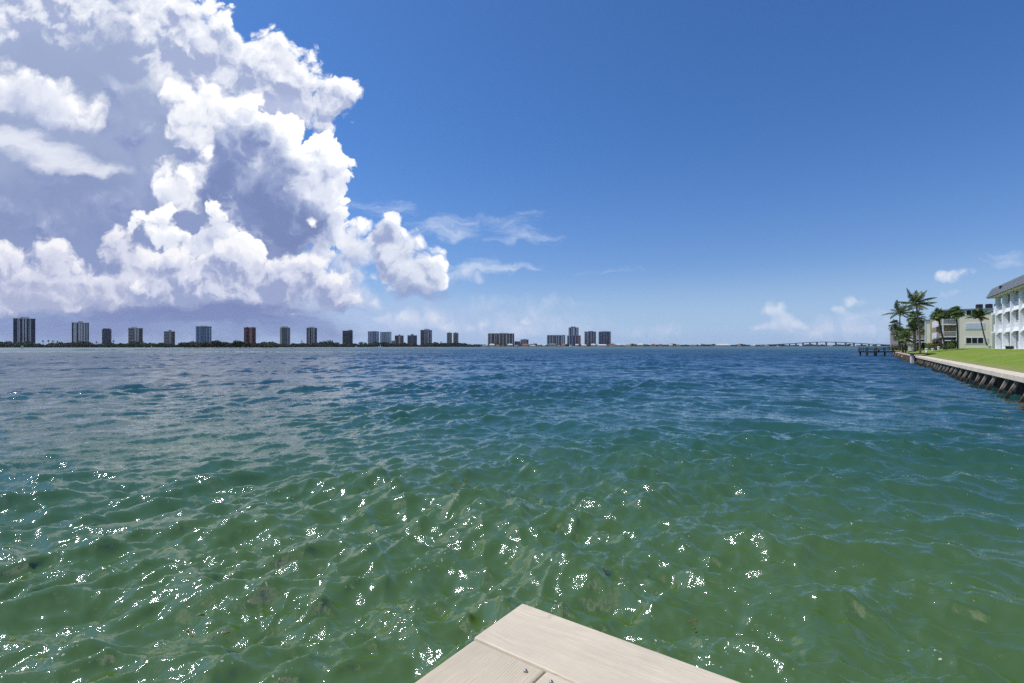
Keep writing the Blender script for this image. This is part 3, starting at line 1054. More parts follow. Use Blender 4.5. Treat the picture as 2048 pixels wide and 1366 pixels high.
def gable_house(name, px_left, d, width, top_y, label, windows, rails=True, base_px=698.0):
    """House whose end wall faces us; local x runs along the end wall to the right, y runs back along the shore."""
    c0 = px(px_left, 0, d)
    tq = t_of(c0)
    zb = lawn_z(tq[1]) - 0.1
    t_ = thing(name, (c0.x, c0.y, zb), label, 'building', None, RZ - math.pi / 2)
    h = H + (HY - top_y) / 1024 * d - zb
    bal = 2.35
    w = MB()
    w.box(0, width, 0, 26, -0.5, h)
    w.build('wall', CREAM, t_)
    MB().box(-bal, 0, 1.9, 26, -0.5, h - 0.5).build('recess_wall', RECESSW, t_)
    rp = MB()
    rp.box(-bal - 0.3, width + 0.2, -0.25, 26.2, h, h + 0.28)
    rp.build('roof', LEADB, t_)
    fasc = MB().box(-0.004, width + 0.1, -0.06, 0.0, h - 0.62, h - 0.02).build('fascia', mat('pale_fascia', (0.55, 0.60, 0.70), 0.6, 0.05, 1), t_)
    fh = (h - 0.2) / 3
    for i in range(3):
        z = i * fh
        if i:
            MB().box(-bal - 0.75, 0.0, -0.12, 1.9, z - 0.2, z).build('balcony_floor', WHITEP, t_)
        if i and rails:
            r = MB()
            r.box(-bal, -0.05, -0.08, -0.03, z + 0.95, z + 1.03)
            for x in np.arange(-bal + 0.1, 0, 0.17):
                r.box(x, x + 0.035, -0.07, -0.04, z, z + 0.95)
            r.build('railing', WHITEP, t_)
        if i:
            sp = MB()
            sp.box(-bal - 0.8, -bal - 0.7, 0.3, 12, z - 0.5, z + 0.95)
            sp.build('side_parapet', WHITEP, t_)
    for x in (-bal - 0.1, -0.14):
        MB().box(x, x + 0.22, -0.10, 0.10, -0.4, h - 0.02).build('post', WHITEP, t_)
    fr = MB()
    fr.box(-bal + 0.12, -0.14, -0.06, 0.0, fh * 0.62, fh * 0.70)
    fr.box(-1.0, -0.85, -0.05, 0.02, 0, fh * 0.62)
    fr.build('screen_frame', WHITEP, t_)
    MB().box(-bal + 0.12, -0.14, 0.4, 0.45, 2 * fh + 0.1, 2 * fh + 1.3).build('screen', mat('grey_screen', (0.10, 0.12, 0.13), 0.4, 0.2, 2), t_)
    MB().box(-bal + 0.15, -0.2, 1.5, 1.6, 0, fh * 0.9).build('glass_door', GLASS, t_)
    for (x0, x1, z0, z1, n, kind) in windows:
        f = MB()
        f.box(x0 - 0.14, x1 + 0.14, -0.07, -0.003, z0 - 0.14, z1 + 0.12)
        wf = f.build('window', WHITEP, t_)
        pw = (x1 - x0) / n
        for j in range(n):
            MB().box(x0 + j * pw + 0.07, x0 + (j + 1) * pw - 0.07, -0.10, -0.073, z0, z1).build('pane', BLIND if kind == 'b' else GLASS, wf)
        if kind == 'l':
            lv = MB()
            for z in np.arange(z0, z1, 0.16):
                lv.box(x1 + 0.2, x1 + 0.75, -0.06, -0.004, z, z + 0.12)
            lv.build('shutter', WHITEP, wf)
    return t_, h


cb, hb = gable_house('apartment_house', 1914.5, 108, 14, 621, 'cream apartment house with stacked corner balconies behind the palms, blue shuttered middle window', [
    (1.35, 4.1, 1.15, 2.25, 3, 'l'), (1.35, 4.1, 4.15, 5.25, 3, 'b'), (1.4, 4.0, 7.0, 8.0, 3, 'd')])
MB().box(5.3, 5.45, -0.16, -0.02, 0, hb).build('drain_pipe', WHITEP, cb)
for i, x in enumerate((3.2, 4.7, 6.1)):
    a = thing('roof_unit', cb.matrix_basis @ Vector((x, 1.5, hb + 0.28)),
              ['dark air conditioning unit on the cream roof, left of three', 'middle one of three dark air conditioning units on the cream roof', 'dark air conditioning unit on the cream roof, nearest the white house'][i],
              'air conditioner', 'air conditioning units on the roof', RZ - math.pi / 2)
    MB().box(0, 1.05, 0, 1.0, 0.08, 0.95).build('casing', DARKP, a, bevel=0.03)
    MB().tube([(0.5, 0.5, 0.95), (0.5, 0.5, 1.0)], 0.4, 12).build('fan_grille', mat('grey_metal', (0.2, 0.2, 0.2), 0.5, 0.1, 2, metal=0.5), a)
gable_house('apartment_house', 1850.5, 165, 9, 641, 'pale peach apartment house with grey parapet, small dark windows behind the tall palm', [
    (1.2, 1.75, 4.1, 5.1, 1, 'd'), (2.05, 3.4, 4.1, 5.1, 1, 'd'), (3.7, 4.3, 4.1, 5.1, 1, 'd'), (2.4, 2.9, 0.9, 1.8, 1, 'd')])
# farthest block, pinkish
pk = px(1781, 0, 235)
pb_ = thing('apartment_house', (pk.x, pk.y, 1.9), 'distant pinkish tan apartment block half hidden by leaning palms', 'building', None, -0.62)
MB().box(0, 12, 0, 14, -0.5, 8.4).build('wall', mat('pink_tan_stucco', (0.50, 0.40, 0.36), 0.8, 0.08, 0.4), pb_)
MB().box(-0.3, 12.3, -0.3, 14.3, 8.4, 8.8).build('roof', LEADB, pb_)
for i in range(3):
    for j in range(3):
        MB().box(1.2 + 3.6 * j, 3.2 + 3.6 * j, -0.05, 0.02, 0.9 + 2.7 * i, 2.2 + 2.7 * i).build('window', mat('pinkish_window', (0.42, 0.40, 0.40), 0.4, 0.1, 1), pb_)

# low white wall by the hedge
lw = px(1816, 0, 128)
gw = thing('garden_wall', (lw.x, lw.y, lawn_at(lw) - 0.2), 'low white garden wall beside the dark hedge', 'wall', None, RZ - math.pi / 2)
MB().box(0, 1.75, 0, 0.25, 0, 1.5).build('panel', WHITEP, gw, bevel=0.02)
MB().box(-0.06, 1.81, -0.05, 0.3, 1.5, 1.58).build('coping', WHITEP, gw)

# white and dark bollards on the lawn by the joint
for i, (x, y, d, h, dark) in enumerate(((1853, 710, 87, 0.95, False), (1865, 706, 95, 0.62, False), (1877, 706, 96, 0.78, False), (1872, 706, 99, 0.8, True), (1888, 702, 99, 0.95, True))):
    p = px(x, y, d)
    lab = ['tallest white capped bollard nearest the sea wall', 'shortest white bollard on the lawn, second from the sea wall', 'white bollard with broad cap beside a black post on the lawn',
           'short black post standing between two white bollards', 'tall black post near the foot of the leaning palm'][i]
    b = thing('bollard', (p.x, p.y, lawn_at(p) - 0.03), lab, 'bollard', 'bollards on the lawn')
    m_ = DARKP if dark else WHITEP
    MB().tube([(0, 0, 0), (0, 0, h * 0.78)], [0.17, 0.15], 10).build('post', m_, b)
    MB().tube([(0, 0, h * 0.78), (0, 0, h * 0.82), (0, 0, h * 0.95), (0, 0, h)], [0.15, 0.24, 0.24, 0.12] if not dark else [0.15, 0.16, 0.16, 0.1], 10).build('cap', m_, b)

# ------------------------------------------------------------------ plants
FROND = mat('palm_frond', (0.085, 0.125, 0.028), 0.4, 0.35, 0.8, 0, 0.4, trans=0.4)
FROND_Y = mat('yellowing_frond', (0.20, 0.18, 0.05), 0.5, 0.3, 0.8, 0, 0.3, trans=0.25)
FAN = mat('fan_leaf', (0.095, 0.15, 0.030), 0.4, 0.35, 0.8, 0, 0.4, trans=0.4)
DEADF = mat('dead_frond', (0.10, 0.065, 0.04), 0.9, 0.3, 2)
TRUNK = mat('palm_trunk', (0.17, 0.145, 0.12), 0.9, 0.25, 5, 0.5, 0.1, stretch=(0.3, 0.3, 3))
TRUNKD = mat('dark_palm_trunk', (0.085, 0.07, 0.06), 0.9, 0.25, 5, 0.5, 0.1, stretch=(0.3, 0.3, 3))


def curve_pts(p0, p1, bow, n=12):
    """Points from p0 to p1 bulging sideways by bow."""
    p0, p1 = Vector(p0), Vector(p1)
    c = (p0 + p1) / 2 + Vector(bow)
    return [(1 - t) ** 2 * p0 + 2 * t * (1 - t) * c + t * t * p1 for t in np.linspace(0, 1, n)]


def feather(mb, base, d0, length, droop, wind, r, leaflet=0.55, n=26, hang=0.5):
    """One coconut frond: arching rib with two rows of hanging leaflets."""
    d = Vector(d0).normalized()
    p = Vector(base)
    pts = [p.copy()]
    st = length / n
    for i in range(n):
        d = (d + Vector((wind[0], wind[1], -droop * (0.4 + 1.3 * i / n))) * st).normalized()
        p = p + d * st
        pts.append(p.copy())
    mb.tube(pts[::2], [0.035 * (1 - 0.8 * j / (n / 2)) for j in range(len(pts[::2]))], 4, cap=False)
    for i in range(3, n + 1):
        t = i / n
        d = (pts[i] - pts[i - 1]).normalized()
        side = d.cross(Vector((0, 0, 1)))
        if side.length < 0.05:
            side = Vector((1, 0, 0))
        side.normalize()
        up = side.cross(d)
        ll = leaflet * math.sin(math.pi * min(0.97, 0.16 + 0.8 * t)) * r.uniform(0.8, 1.15)
        for s in (-1, 1):
            for sub in (0, 0.5):
                o = pts[i] - d * st * sub
                v = (side * s * 0.72 + d * 0.55 + up * 0.10 + Vector((wind[0] * 0.6, wind[1] * 0.6, -hang * r.uniform(0.6, 1.3)))).normalized()
                w = d * (0.05 + 0.03 * r.random())
                mid = o + v * ll * 0.55
                tip = mid + (v + Vector((wind[0] * .4, wind[1] * .4, -0.35))).normalized() * ll * 0.5
                mb.face([o - w * 0.5, o + w * 0.5, mid + w * 0.6, mid - w * 0.6])
                mb.face([mid - w * 0.6, mid + w * 0.6, tip])


def coconut(name, base, top, label, seed, n=20, length=3.0, wind=(0.16, 0.05), bow=(0.3, 0, 0), rad=0.17, cat='palm tree', group='palms on the lawn', leaflet=0.85):
    r = random.Random(seed)
    base, top = Vector(base), Vector(top)
    t = thing(name, base, label, cat, group)
    loc = top - base
    pts = curve_pts((0, 0, -0.2), loc, bow, 14)
    MB().tube(pts, [rad * (1.5 if i == 0 else 1.15 if i == 1 else 1 - 0.35 * i / 13) for i in range(14)], 9).build('trunk', TRUNK, t)
    cr, ye = MB(), MB()
    for i in range(n):
        a = i * 2.399 + r.uniform(-0.3, 0.3)
        el = R(78 - 105 * (i / n) ** 0.9 + r.uniform(-8, 8))
        d = (math.cos(a) * math.cos(el), math.sin(a) * math.cos(el), math.sin(el))
        old = i > n * 0.8
        feather(ye if (old and i % 2) else cr, loc + Vector((0, 0, r.uniform(-0.15, 0.15))), d, length * r.uniform(0.8, 1.1) * (0.8 if i < 3 else 1), r.uniform(0.10, 0.22), wind, r, leaflet)
    crown = cr.build('crown', FROND, t)
    if ye.v:
        ye.build('old_fronds', FROND_Y, t)
    nb = MB()
    for i in range(7):
        a = r.uniform(0, 6.28)
        c_ = loc + Vector((math.cos(a) * 0.24, math.sin(a) * 0.24, -0.3 + r.uniform(-0.12, 0.1)))
        nb.tube([c_ + Vector((0, 0, -0.13)), c_, c_ + Vector((0, 0, 0.13))], [0.05, 0.13, 0.05], 7)
    nb.build('coconuts', mat('coconut_husk', (0.12, 0.11, 0.03), 0.6, 0.3, 3), t)
    return t


def fan_leaf(mb, base, d0, pet, size, r, wind):
    d = Vector(d0).normalized()
    mid = Vector(base) + d * pet * 0.6 + Vector((0, 0, 0.05))
    hub = Vector(base) + d * pet + Vector((wind[0], wind[1], 0)) * pet * 0.4 + Vector((0, 0, -0.12 * pet))
    mb.tube([base, mid, hub], [0.03, 0.022, 0.015], 4, cap=False)
    d = (hub - mid).normalized()
    side = d.cross(Vector((0, 0, 1)))
    if side.length < 0.05:
        side = Vector((1, 0, 0))
    side.normalize()
    up = side.cross(d)
    n = 18
    for i in range(n):
        a = R(-125 + 250 * (i + 0.5) / n)
        v = d * math.cos(a) + side * math.sin(a) + up * r.uniform(-0.05, 0.12)
        ll = size * (0.75 + 0.3 * math.cos(a)) * r.uniform(0.85, 1.1)
        wv_ = (d * -math.sin(a) + side * math.cos(a)) * ll * 0.10
        m1 = hub + v * ll * 0.6 + Vector((0, 0, -0.03))
        tip = m1 + (v + Vector((wind[0], wind[1], -0.55 - 0.6 * r.random()))).normalized() * ll * 0.5
        mb.face([hub, m1 - wv_, m1 + wv_])
        mb.face([m1 - wv_, tip, m1 + wv_])


def sabal(name, base, top, label, seed, n=34, size=0.75, pet=0.95, bow=(0, 0, 0), rad=0.17, wind=(0.12, 0.03), group='palms on the lawn', boots=True):
    r = random.Random(seed)
    base, top = Vector(base), Vector(top)
    t = thing(name, base, label, 'palm tree', group)
    loc = top - base
    pts = curve_pts((0, 0, -0.2), loc, bow, 14)
    MB().tube(pts, [rad * (1.25 if i == 0 else 1.0) * (1 - 0.12 * i / 13) for i in range(14)], 9).build('trunk', TRUNKD, t)
    cr = MB()
    for i in range(n):
        a = i * 2.399 + r.uniform(-0.3, 0.3)
        el = R(85 - 118 * (i / n) ** 0.85 + r.uniform(-8, 8))
        d = (math.cos(a) * math.cos(el), math.sin(a) * math.cos(el), math.sin(el))
        fan_leaf(cr, loc, d, pet * r.uniform(0.75, 1.15), size * r.uniform(0.85, 1.15), r, wind)
    cr.build('crown', FAN, t)
    if boots:
        b = MB()
        for i in range(46):
            a, z = r.uniform(0, 6.28), r.uniform(-1.15, -0.1)
            rr_ = rad * (1.2 + 0.9 * (1 + z * 0.6))
            o = loc + Vector((math.cos(a) * rad, math.sin(a) * rad, z))
            b.tube([o, o + Vector((math.cos(a) * rr_, math.sin(a) * rr_, 0.28 * r.uniform(-1.2, 1)))], [0.06, 0.03], 4)
        b.build('leaf_boots', DEADF, t)
    return t


def gp(x, d, dz=-0.05):
    p = px(x, 0, d)
    return Vector((p.x, d, lawn_at(p) + dz))


coconut('coconut_palm', gp(1840, 90), px(1832, 606, 90), 'tallest coconut palm, slim grey trunk rising from the dark platform', 1, 17, 3.3, (0.26, 0.05), (0.35, 0, 0))
coconut('coconut_palm', gp(1806, 124), px(1800, 626, 124), 'second tallest coconut palm, left of the tallest one and farther off', 2, 16, 3.6, (0.2, 0.05), (-0.6, 0, 0))
sabal('fan_palm', gp(1806.5, 126), px(1790, 650, 126), 'short leaning fan palm at the left end of the palm clump', 3, 26, 0.8, 1.0, (-0.3, 0, -0.3), 0.2)
sabal('fan_palm', gp(1830, 112), px(1830.5, 634, 112), 'dark fan palm just behind the trunk of the tallest palm', 4, 34, 0.95, 1.15, (0.1, 0, 0), 0.15)
coconut('coconut_palm', gp(1829, 118), px(1828, 658, 118), 'small coconut palm with a spreading crown under the taller palms', 14, 15, 2.6, (0.2, 0.02), (0, 0, 0), 0.13)
sabal('fan_palm', gp(1807, 120), px(1801, 668, 120), 'low bushy fan palm in front of the pinkish block', 5, 36, 0.95, 1.2, (0, 0, 0), 0.18, boots=False)
sabal('fan_palm', gp(1811, 116), px(1811, 676, 116), 'lowest fan palm of the clump, leaves nearly touching the grass', 6, 36, 0.95, 1.3, (0, 0, 0), 0.16, boots=False)
sabal('fan_palm', gp(1894, 97), px(1877, 630, 97), 'fan palm leaning left, first of three before the cream house', 7, 40, 0.72, 0.95, (-0.35, 0, -0.3), 0.155)
sabal('fan_palm', gp(1915, 96), px(1912, 626, 96), 'upright fan palm in the middle of three before the cream house', 8, 44, 0.74, 0.98, (0.28, 0, 0), 0.14)
coconut('coconut_palm', gp(1977, 90), px(1960, 632, 90), 'curved young coconut palm in a white pot beside the white house', 9, 18, 1.9, (-0.12, 0.05), (-0.1, 0, -0.7), 0.13, leaflet=0.55)
pp = gp(1977.5, 89.6)
pt = thing('planter', pp, 'white round planter at the foot of the curved young palm', 'planter')
MB().tube([(0, 0, 0), (0, 0, 0.1), (0, 0, 0.42)], [0.24, 0.27, 0.33], 12, cap=False).build('pot', WHITEP, pt)
MB().tube([(0, 0, 0.42), (0, 0, 0.5), (0, 0, 0.5), (0, 0, 0.46)], [0.35, 0.36, 0.30, 0.28], 12).build('rim', WHITEP, pt)


def leaf_mass(blobs, n, size, seed, flat=0.0):
    """Leaf-sized faces through a set of ellipsoids (cx, cy, cz, rx, ry, rz), thicker at the surface."""
    r = random.Random(seed)
    mb = MB()
    vol = [b[3] * b[4] * b[5] for b in blobs]
    for i in range(n):
        b = r.choices(blobs, vol)[0]
        while True:
            v = Vector((r.uniform(-1, 1), r.uniform(-1, 1), r.uniform(-1, 1)))
            if 0.25 < v.length < 1:
                break
        v = v.normalized() * (v.length ** 0.4) * r.uniform(0.85, 1.12)
        c = Vector((b[0] + v.x * b[3], b[1] + v.y * b[4], b[2] + v.z * b[5]))
        nrm = (v.normalized() * 0.6 + Vector((r.gauss(0, 1), r.gauss(0, 1), r.gauss(0, 1) + 0.3)) * 0.6).normalized()
        a = nrm.orthogonal().normalized()
        bb = nrm.cross(a)
        th = r.uniform(0, 6.28)
        a, bb = a * math.cos(th) + bb * math.sin(th), bb * math.cos(th) - a * math.sin(th)
        s = size * r.uniform(0.6, 1.4)
        mb.face([c - a * s, c - bb * s * 0.45, c + a * s, c + bb * s * 0.45])
    return mb


HEDGE = mat('dark_hedge_leaf', (0.022, 0.042, 0.014), 0.5, 0.5, 1.2, 0, 0.3, trans=0.15)
SHRUB = mat('bright_shrub_leaf', (0.14, 0.20, 0.04), 0.5, 0.45, 1.5, 0, 0.3, trans=0.2)
CROTON = mat('reddish_shrub_leaf', (0.14, 0.09, 0.035), 0.5, 0.5, 1.5, 0, 0.3, trans=0.2)


def shrub(name, p, blobs, n, size, m, label, seed, cat='shrub', group=None):
    blobs = [tuple(1.3 * v for v in b) for b in blobs]
    size *= 1.15
    t = thing(name, p, label, cat, group)
    leaf_mass(blobs, n, size, seed).build('foliage', m, t)
    r = random.Random(seed)
    s = MB()
    for b in blobs:
        s.tube([(b[0], b[1], -0.1), (b[0] + r.uniform(-.2, .2), b[1], b[2])], [0.05, 0.02], 5)
    s.build('stem', TRUNKD, t)
    return t


shrub('hedge', gp(1829, 122), [(x, 0, 0.7, 0.75, 0.6, 0.8) for x in np.arange(0, 3.2, 0.55)], 1500, 0.11, HEDGE, 'dark clipped hedge behind the trunk of the tallest palm', 21, 'hedge')
shrub('shrub', gp(1862, 110), [(0, 0, 0.6, 0.8, 0.7, 0.6), (0.6, 0, 0.5, 0.5, 0.5, 0.5)], 700, 0.1, SHRUB, 'rounded light green shrub in front of the peach house', 22)
shrub('shrub', gp(1870, 112), [(0, 0, 1.1, 0.35, 0.35, 0.8), (0.3, 0, 0.7, 0.6, 0.5, 0.6)], 600, 0.12, HEDGE, 'upright dark green shrub between the light and reddish ones', 23)
shrub('shrub', gp(1880, 108), [(0, 0, 0.5, 1.2, 0.6, 0.5), (0.9, 0, 0.45, 0.6, 0.5, 0.4), (-0.7, 0, 0.5, 0.6, 0.5, 0.45)], 900, 0.1, CROTON, 'spreading reddish green shrub left of the leaning fan palm', 24)
shrub('shrub', gp(1901, 100), [(0, 0, 0.5, 0.5, 0.5, 0.5)], 450, 0.1, SHRUB, 'small yellow green shrub between the leaning and upright fan palms', 25)
shrub('shrub', gp(1907, 101), [(0, 0, 0.7, 0.45, 0.45, 0.75)], 550, 0.1, HEDGE, 'dark shrub beside the trunk of the upright fan palm', 26)
shrub('shrub', gp(1797, 150), [(x, 0, 0.7, 0.9, 0.6, 0.75) for x in np.arange(-1.5, 3, 0.8)], 900, 0.14, HEDGE, 'clipped green hedge at the landward end of the pier', 27, 'hedge')
shrub('shrub', gp(1816, 133), [(0, 0, 0.6, 0.8, 0.5, 0.7)], 500, 0.13, HEDGE, 'loose dark shrub left of the low white garden wall', 28)

# ------------------------------------------------------------------ far shore
SHORE = [(-500, 760), (-200, 800), (0, 880), (300, 960), (560, 1080), (700, 1300), (900, 1650), (1000, 1850), (1240, 2150), (1500, 2450), (1620, 2800), (1800, 2900), (2300, 3000)]
def shore_d(x):
    return float(np.interp(x, [a for a, b in SHORE], [b for a, b in SHORE]))


SAND = mat('shore_ground', (0.16, 0.13, 0.08), 0.9, 0.3, 0.05)
mb = MB()
for (xa, da), (xb, db) in zip(SHORE[:-1], SHORE[1:]):
    a0, b0 = px(xa, 0, da), px(xb, 0, db)
    a1, b1 = px(xa, 0, da + 40), px(xb, 0, db + 40)
    a2, b2 = px(xa, 0, da + 3500), px(xb, 0, db + 3500)
    mb.face([(a0.x, a0.y, -0.4), (b0.x, b0.y, -0.4), (b1.x, b1.y, 1.0), (a1.x, a1.y, 1.0)])
    mb.face([(a1.x, a1.y, 1.0), (b1.x, b1.y, 1.0), (b2.x, b2.y, 1.5), (a2.x, a2.y, 1.5)])
structure(mb.build('far_shore', SAND))

MANG = mat('mangrove_leaf', (0.035, 0.055, 0.020), 0.6, 0.5, 0.12, 0, 0.2, coords='Object', trans=0.1)
MANG2 = mat('island_leaf', (0.060, 0.068, 0.022), 0.6, 0.55, 0.25, 0, 0.2, trans=0.1)


def leaf_wall(n, xa, xb, hfun, dep, size, seed, extra=0.0):
    """Foliage of a far wood: leaf clumps along the shore between two photo columns."""
    r = random.Random(seed)
    mb = MB()
    for i in range(n):
        x = r.uniform(xa, xb)
        d = shore_d(x) + 6 + extra + r.random() ** 1.5 * dep
        p = px(x, 0, d)
        h = hfun(x) * (0.75 + 0.45 * r.random()) * min(1, 0.45 + (d - shore_d(x)) / 25)
        z = 0.2 + h * (1 - r.random() ** 1.6)
        s = size * r.uniform(0.6, 1.5) * d / 1000
        c = Vector((p.x, p.y, z))
        nrm = Vector((r.gauss(0, 1), r.gauss(0, 1) - 0.5, r.gauss(0, 1) + 0.4)).normalized()
        a = nrm.orthogonal().normalized()
        b = nrm.cross(a)
        mb.face([c - a * s, c - b * s * 0.7, c + a * s, c + b * s * 0.7])
    return mb


def hprof(x):
    return (7.4 + 1.8 * math.sin(x * 0.051) + 1.2 * math.sin(x * 0.117 + 1) + 0.8 * math.sin(x * 0.31 + 2)) * (1 + max(0, x - 500) / 1500)


o = leaf_wall(42000, -260, 960, hprof, 45, 1.15, 51).build('mangrove_wood', MANG)
structure(o, 'stuff')
o['label'] = 'dark low mangrove wood lining the far shore below the towers'
o = leaf_wall(15000, 940, 1800, lambda x: 7.5 * (1 + 0.3 * math.sin(x * 0.09) + 0.25 * math.sin(x * 0.23)) * (1.0 if x < 1600 else 1.1), 120, 0.95, 52, 60).build('garden_trees', MANG)
structure(o, 'stuff')
o['label'] = 'line of dark garden trees behind the waterfront houses'


# taller single trees above the wood
def far_palm(x, ytop, label, seed, dd=40):
    d = shore_d(x) + dd
    top = px(x, ytop, d)
    r = random.Random(seed)
    t = thing('palm_tree', (top.x, top.y, 1.0), label, 'palm tree', 'palms rising over the far wood')
    h = top.z - 1
    MB().tube([(0, 0, 0), (0.3, 0, h * 0.5), (0, 0, h)], [0.35, 0.28, 0.25], 6).build('trunk', TRUNKD, t)
    mb = MB()
    for i in range(16):
        a = i * 2.4
        el = R(70 - 100 * i / 16)
        ln = 3.4 * d / 1000
        v = Vector((math.cos(a) * math.cos(el), math.sin(a) * math.cos(el), math.sin(el)))
        p0 = Vector((0, 0, h))
        p1 = p0 + v * ln * 0.6
        p2 = p1 + (v + Vector((0.2, 0, -0.7))).normalized() * ln * 0.55
        sd = v.cross(Vector((0, 0, 1))).normalized() * 0.55 * d / 1000
        mb.face([p0, p1 - sd, p2, p1 + sd])
    mb.build('crown', MANG, t)


for i, (x, y, lab) in enumerate((
        (86, 683, 'ragged palm over the wood just right of the dark blue tower'), (97, 682, 'tallest palm of the clump between the dark blue and white ribbed towers'),
        (106, 683, 'palm with a round head in the clump between the two leftmost towers'), (115, 684.5, 'low palm at the right end of the clump between the two leftmost towers'),
        (137, 688, 'short palm at the left foot of the white ribbed tower'), (193, 685, 'palm at the left foot of the small purple grey tower'),
        (227, 682.5, 'single palm leaning from the right foot of the small purple grey tower'), (604, 683.5, 'palm in front of the gap left of the striped cream tower'),
        (640, 685, 'palm right of the striped cream tower'), (649, 684, 'second palm right of the striped cream tower, beside the feathery pine'),
        (870, 686, 'palm right of the checkered balcony tower'), (882, 685, 'palm midway between the checkered tower and the twin towers'))):
    far_palm(x, y, lab, 60 + i)


def far_tree(name, x, ytop, wpx, label, seed, m=None, dd=30, n=420, base=1.0, d=None, cat='tree', group=None):
    d = d or shore_d(x) + dd
    top = px(x, ytop, d)
    h = top.z - base
    w = wpx * 1.25 / 1024 * d
    t = thing(name, (top.x, top.y, base), label, cat, group)
    r = random.Random(seed)
    blobs = [(r.uniform(-.3, .3) * w, r.uniform(-.3, .3) * w, h * r.uniform(0.45, 0.75), w * r.uniform(0.22, 0.34), w * 0.3, h * r.uniform(0.2, 0.3)) for _ in range(5)]
    blobs.append((0, 0, h * 0.72, w * 0.26, w * 0.26, h * 0.27))
    leaf_mass(blobs, n, 0.05 * max(w, h) + 0.12, seed).build('crown', m or MANG, t)
    s = MB()
    s.tube([(0, 0, -0.5), (r.uniform(-.05, .05) * w, 0, h * 0.4), (0, 0, h * 0.8)], [0.04 * h, 0.03 * h, 0.01 * h], 6)
    for a in range(3):
        an = a * 2.1 + r.random()
        s.tube([(0, 0, h * 0.3), (math.cos(an) * w * 0.3, math.sin(an) * w * 0.3, h * 0.62)], [0.02 * h, 0.008 * h], 5)
    s.build('trunk', TRUNKD, t)


far_tree('pine_tree', 662, 680, 15, 'feathery dark pine above the wood between the striped and brown towers', 71)
far_tree('pine_tree', 676, 684, 9, 'smaller feathery pine at the left foot of the dark brown tower', 72)
far_tree('pine_tree', 722, 683, 11, 'feathery pine at the left foot of the blue striped tower', 73)
far_tree('pine_tree', 731, 684.5, 7, 'thin pine touching the left edge of the blue striped tower', 74)
far_tree('pine_tree', 900, 688, 10, 'low dark tree below the twin brown towers', 75)

# mangrove island in the bay
ISL = 620.0
ig = MB()
ring = []
for i in range(28):
    a = 2 * math.pi * i / 28
    ring.append((math.cos(a) * (62 + 5 * math.sin(3 * a)), math.sin(a) * (13 + 2 * math.sin(5 * a))))
c0 = px(457, 0, ISL + 12)
for i in range(28):
    a, b = ring[i], ring[(i + 1) % 28]
    ig.face([(c0.x + a[0], c0.y + a[1], -0.4), (c0.x + b[0], c0.y + b[1], -0.4), (c0.x + b[0] * .86, c0.y + b[1] * .8, 0.5), (c0.x + a[0] * .86, c0.y + a[1] * .8, 0.5)])
ig.face([(c0.x + a * .86, c0.y + b * .8, 0.5) for a, b in ring])
structure(ig.build('island', SAND))
spec = [(330, 688, 13, 0), (368, 685, 20, 1), (380, 687, 16, 0), (395, 685.5, 18, 0), (410, 684, 18, 0), (424, 686, 15, 1), (436, 680.5, 19, 0), (451, 684, 17, 0), (462, 685.5, 13, 0), (472, 680, 14, 2), (480, 682, 13, 2),
        (492, 684.5, 15, 0), (504, 687, 14, 1), (515, 688, 14, 0), (527, 688.5, 13, 1), (540, 689.5, 14, 0), (552, 691, 11, 0)]
ilab = ['lone round mangrove standing in the water left of the island', 'yellowish mangrove at the left tip of the island', 'low mangrove next to the yellowish one on the island', 'mangrove left of the blue gridded tower on the island',
        'mangrove below the blue gridded tower on the island', 'tan mangrove just right of the blue gridded tower on the island', 'tallest rounded mangrove at the middle of the island', 'broad mangrove right of the tallest one on the island',
        'small mangrove between the tall round one and the feathery trees', 'feathery casuarina rising from the island, left of two', 'feathery casuarina rising from the island, right of two',
        'mangrove below the left edge of the coral tower', 'brownish mangrove in front of the coral tower', 'mangrove below the right edge of the coral tower', 'brownish low mangrove right of the coral tower on the island',
        'low mangrove near the right tip of the island', 'last and lowest mangrove at the right tip of the island']
MANG3 = mat('brownish_mangrove', (0.095, 0.075, 0.030), 0.6, 0.5, 0.25, 0, 0.2, trans=0.1)
for i, ((x, y, w, kd), lab) in enumerate(zip(spec, ilab)):
    far_tree('mangrove_tree' if kd < 2 else 'casuarina_tree', x, y, w, lab, 100 + i, [MANG2, MANG3, MANG][kd], n=1500, base=-0.1 if i == 0 else 0.3, d=ISL + random.uniform(4, 16), group='trees on the mangrove island')

# ------------------------------------------------------------------ towers
FH = 3.0
def tower_mat(name, wall, glass, period=FH, frac=0.4, rough=0.5):
    """Storeys of glass between floor bands, in the building's own height."""
    if name in MATS:
        return MATS[name]
    m = bpy.data.materials.new(name)
    m.use_nodes = True
    m.node_tree.nodes.clear()
    k = NT(m.node_tree)
    t = k.node('ShaderNodeTexCoord')
    x, y, z = k.sep(X(k, t.outputs['Object']))
    f = k.m('FRACT', z / period)
    band = k.m('LESS_THAN', f, frac)
    cell = k.node('ShaderNodeTexWhiteNoise', noise_dimensions='3D')
    k.put(cell.inputs['Vector'], k.xyz(k.m('FLOOR', x / 3.2), k.m('FLOOR', y / 3.2), k.m('FLOOR', z / period)))
    v = k.ss(X(k, cell.outputs['Value']), 0, 1, 0.8, 1.25, 'LINEAR')
    col = k.mix(band, k.mix(1.0, glass, k.xyz(v, v, v), 'MULTIPLY'), wall)
    b = k.node('ShaderNodeBsdfPrincipled')
    k.put(b.inputs['Base Color'], col)
    k.put(b.inputs['Roughness'], k.ss(band, 0, 1, 0.45, 0.7, 'LINEAR'))
    b.inputs['Specular IOR Level'].default_value = 0.3
    o = k.node('ShaderNodeOutputMaterial')
    k.t.links.new(b.outputs[0], o.inputs[0])
    MATS[name] = m
    return m


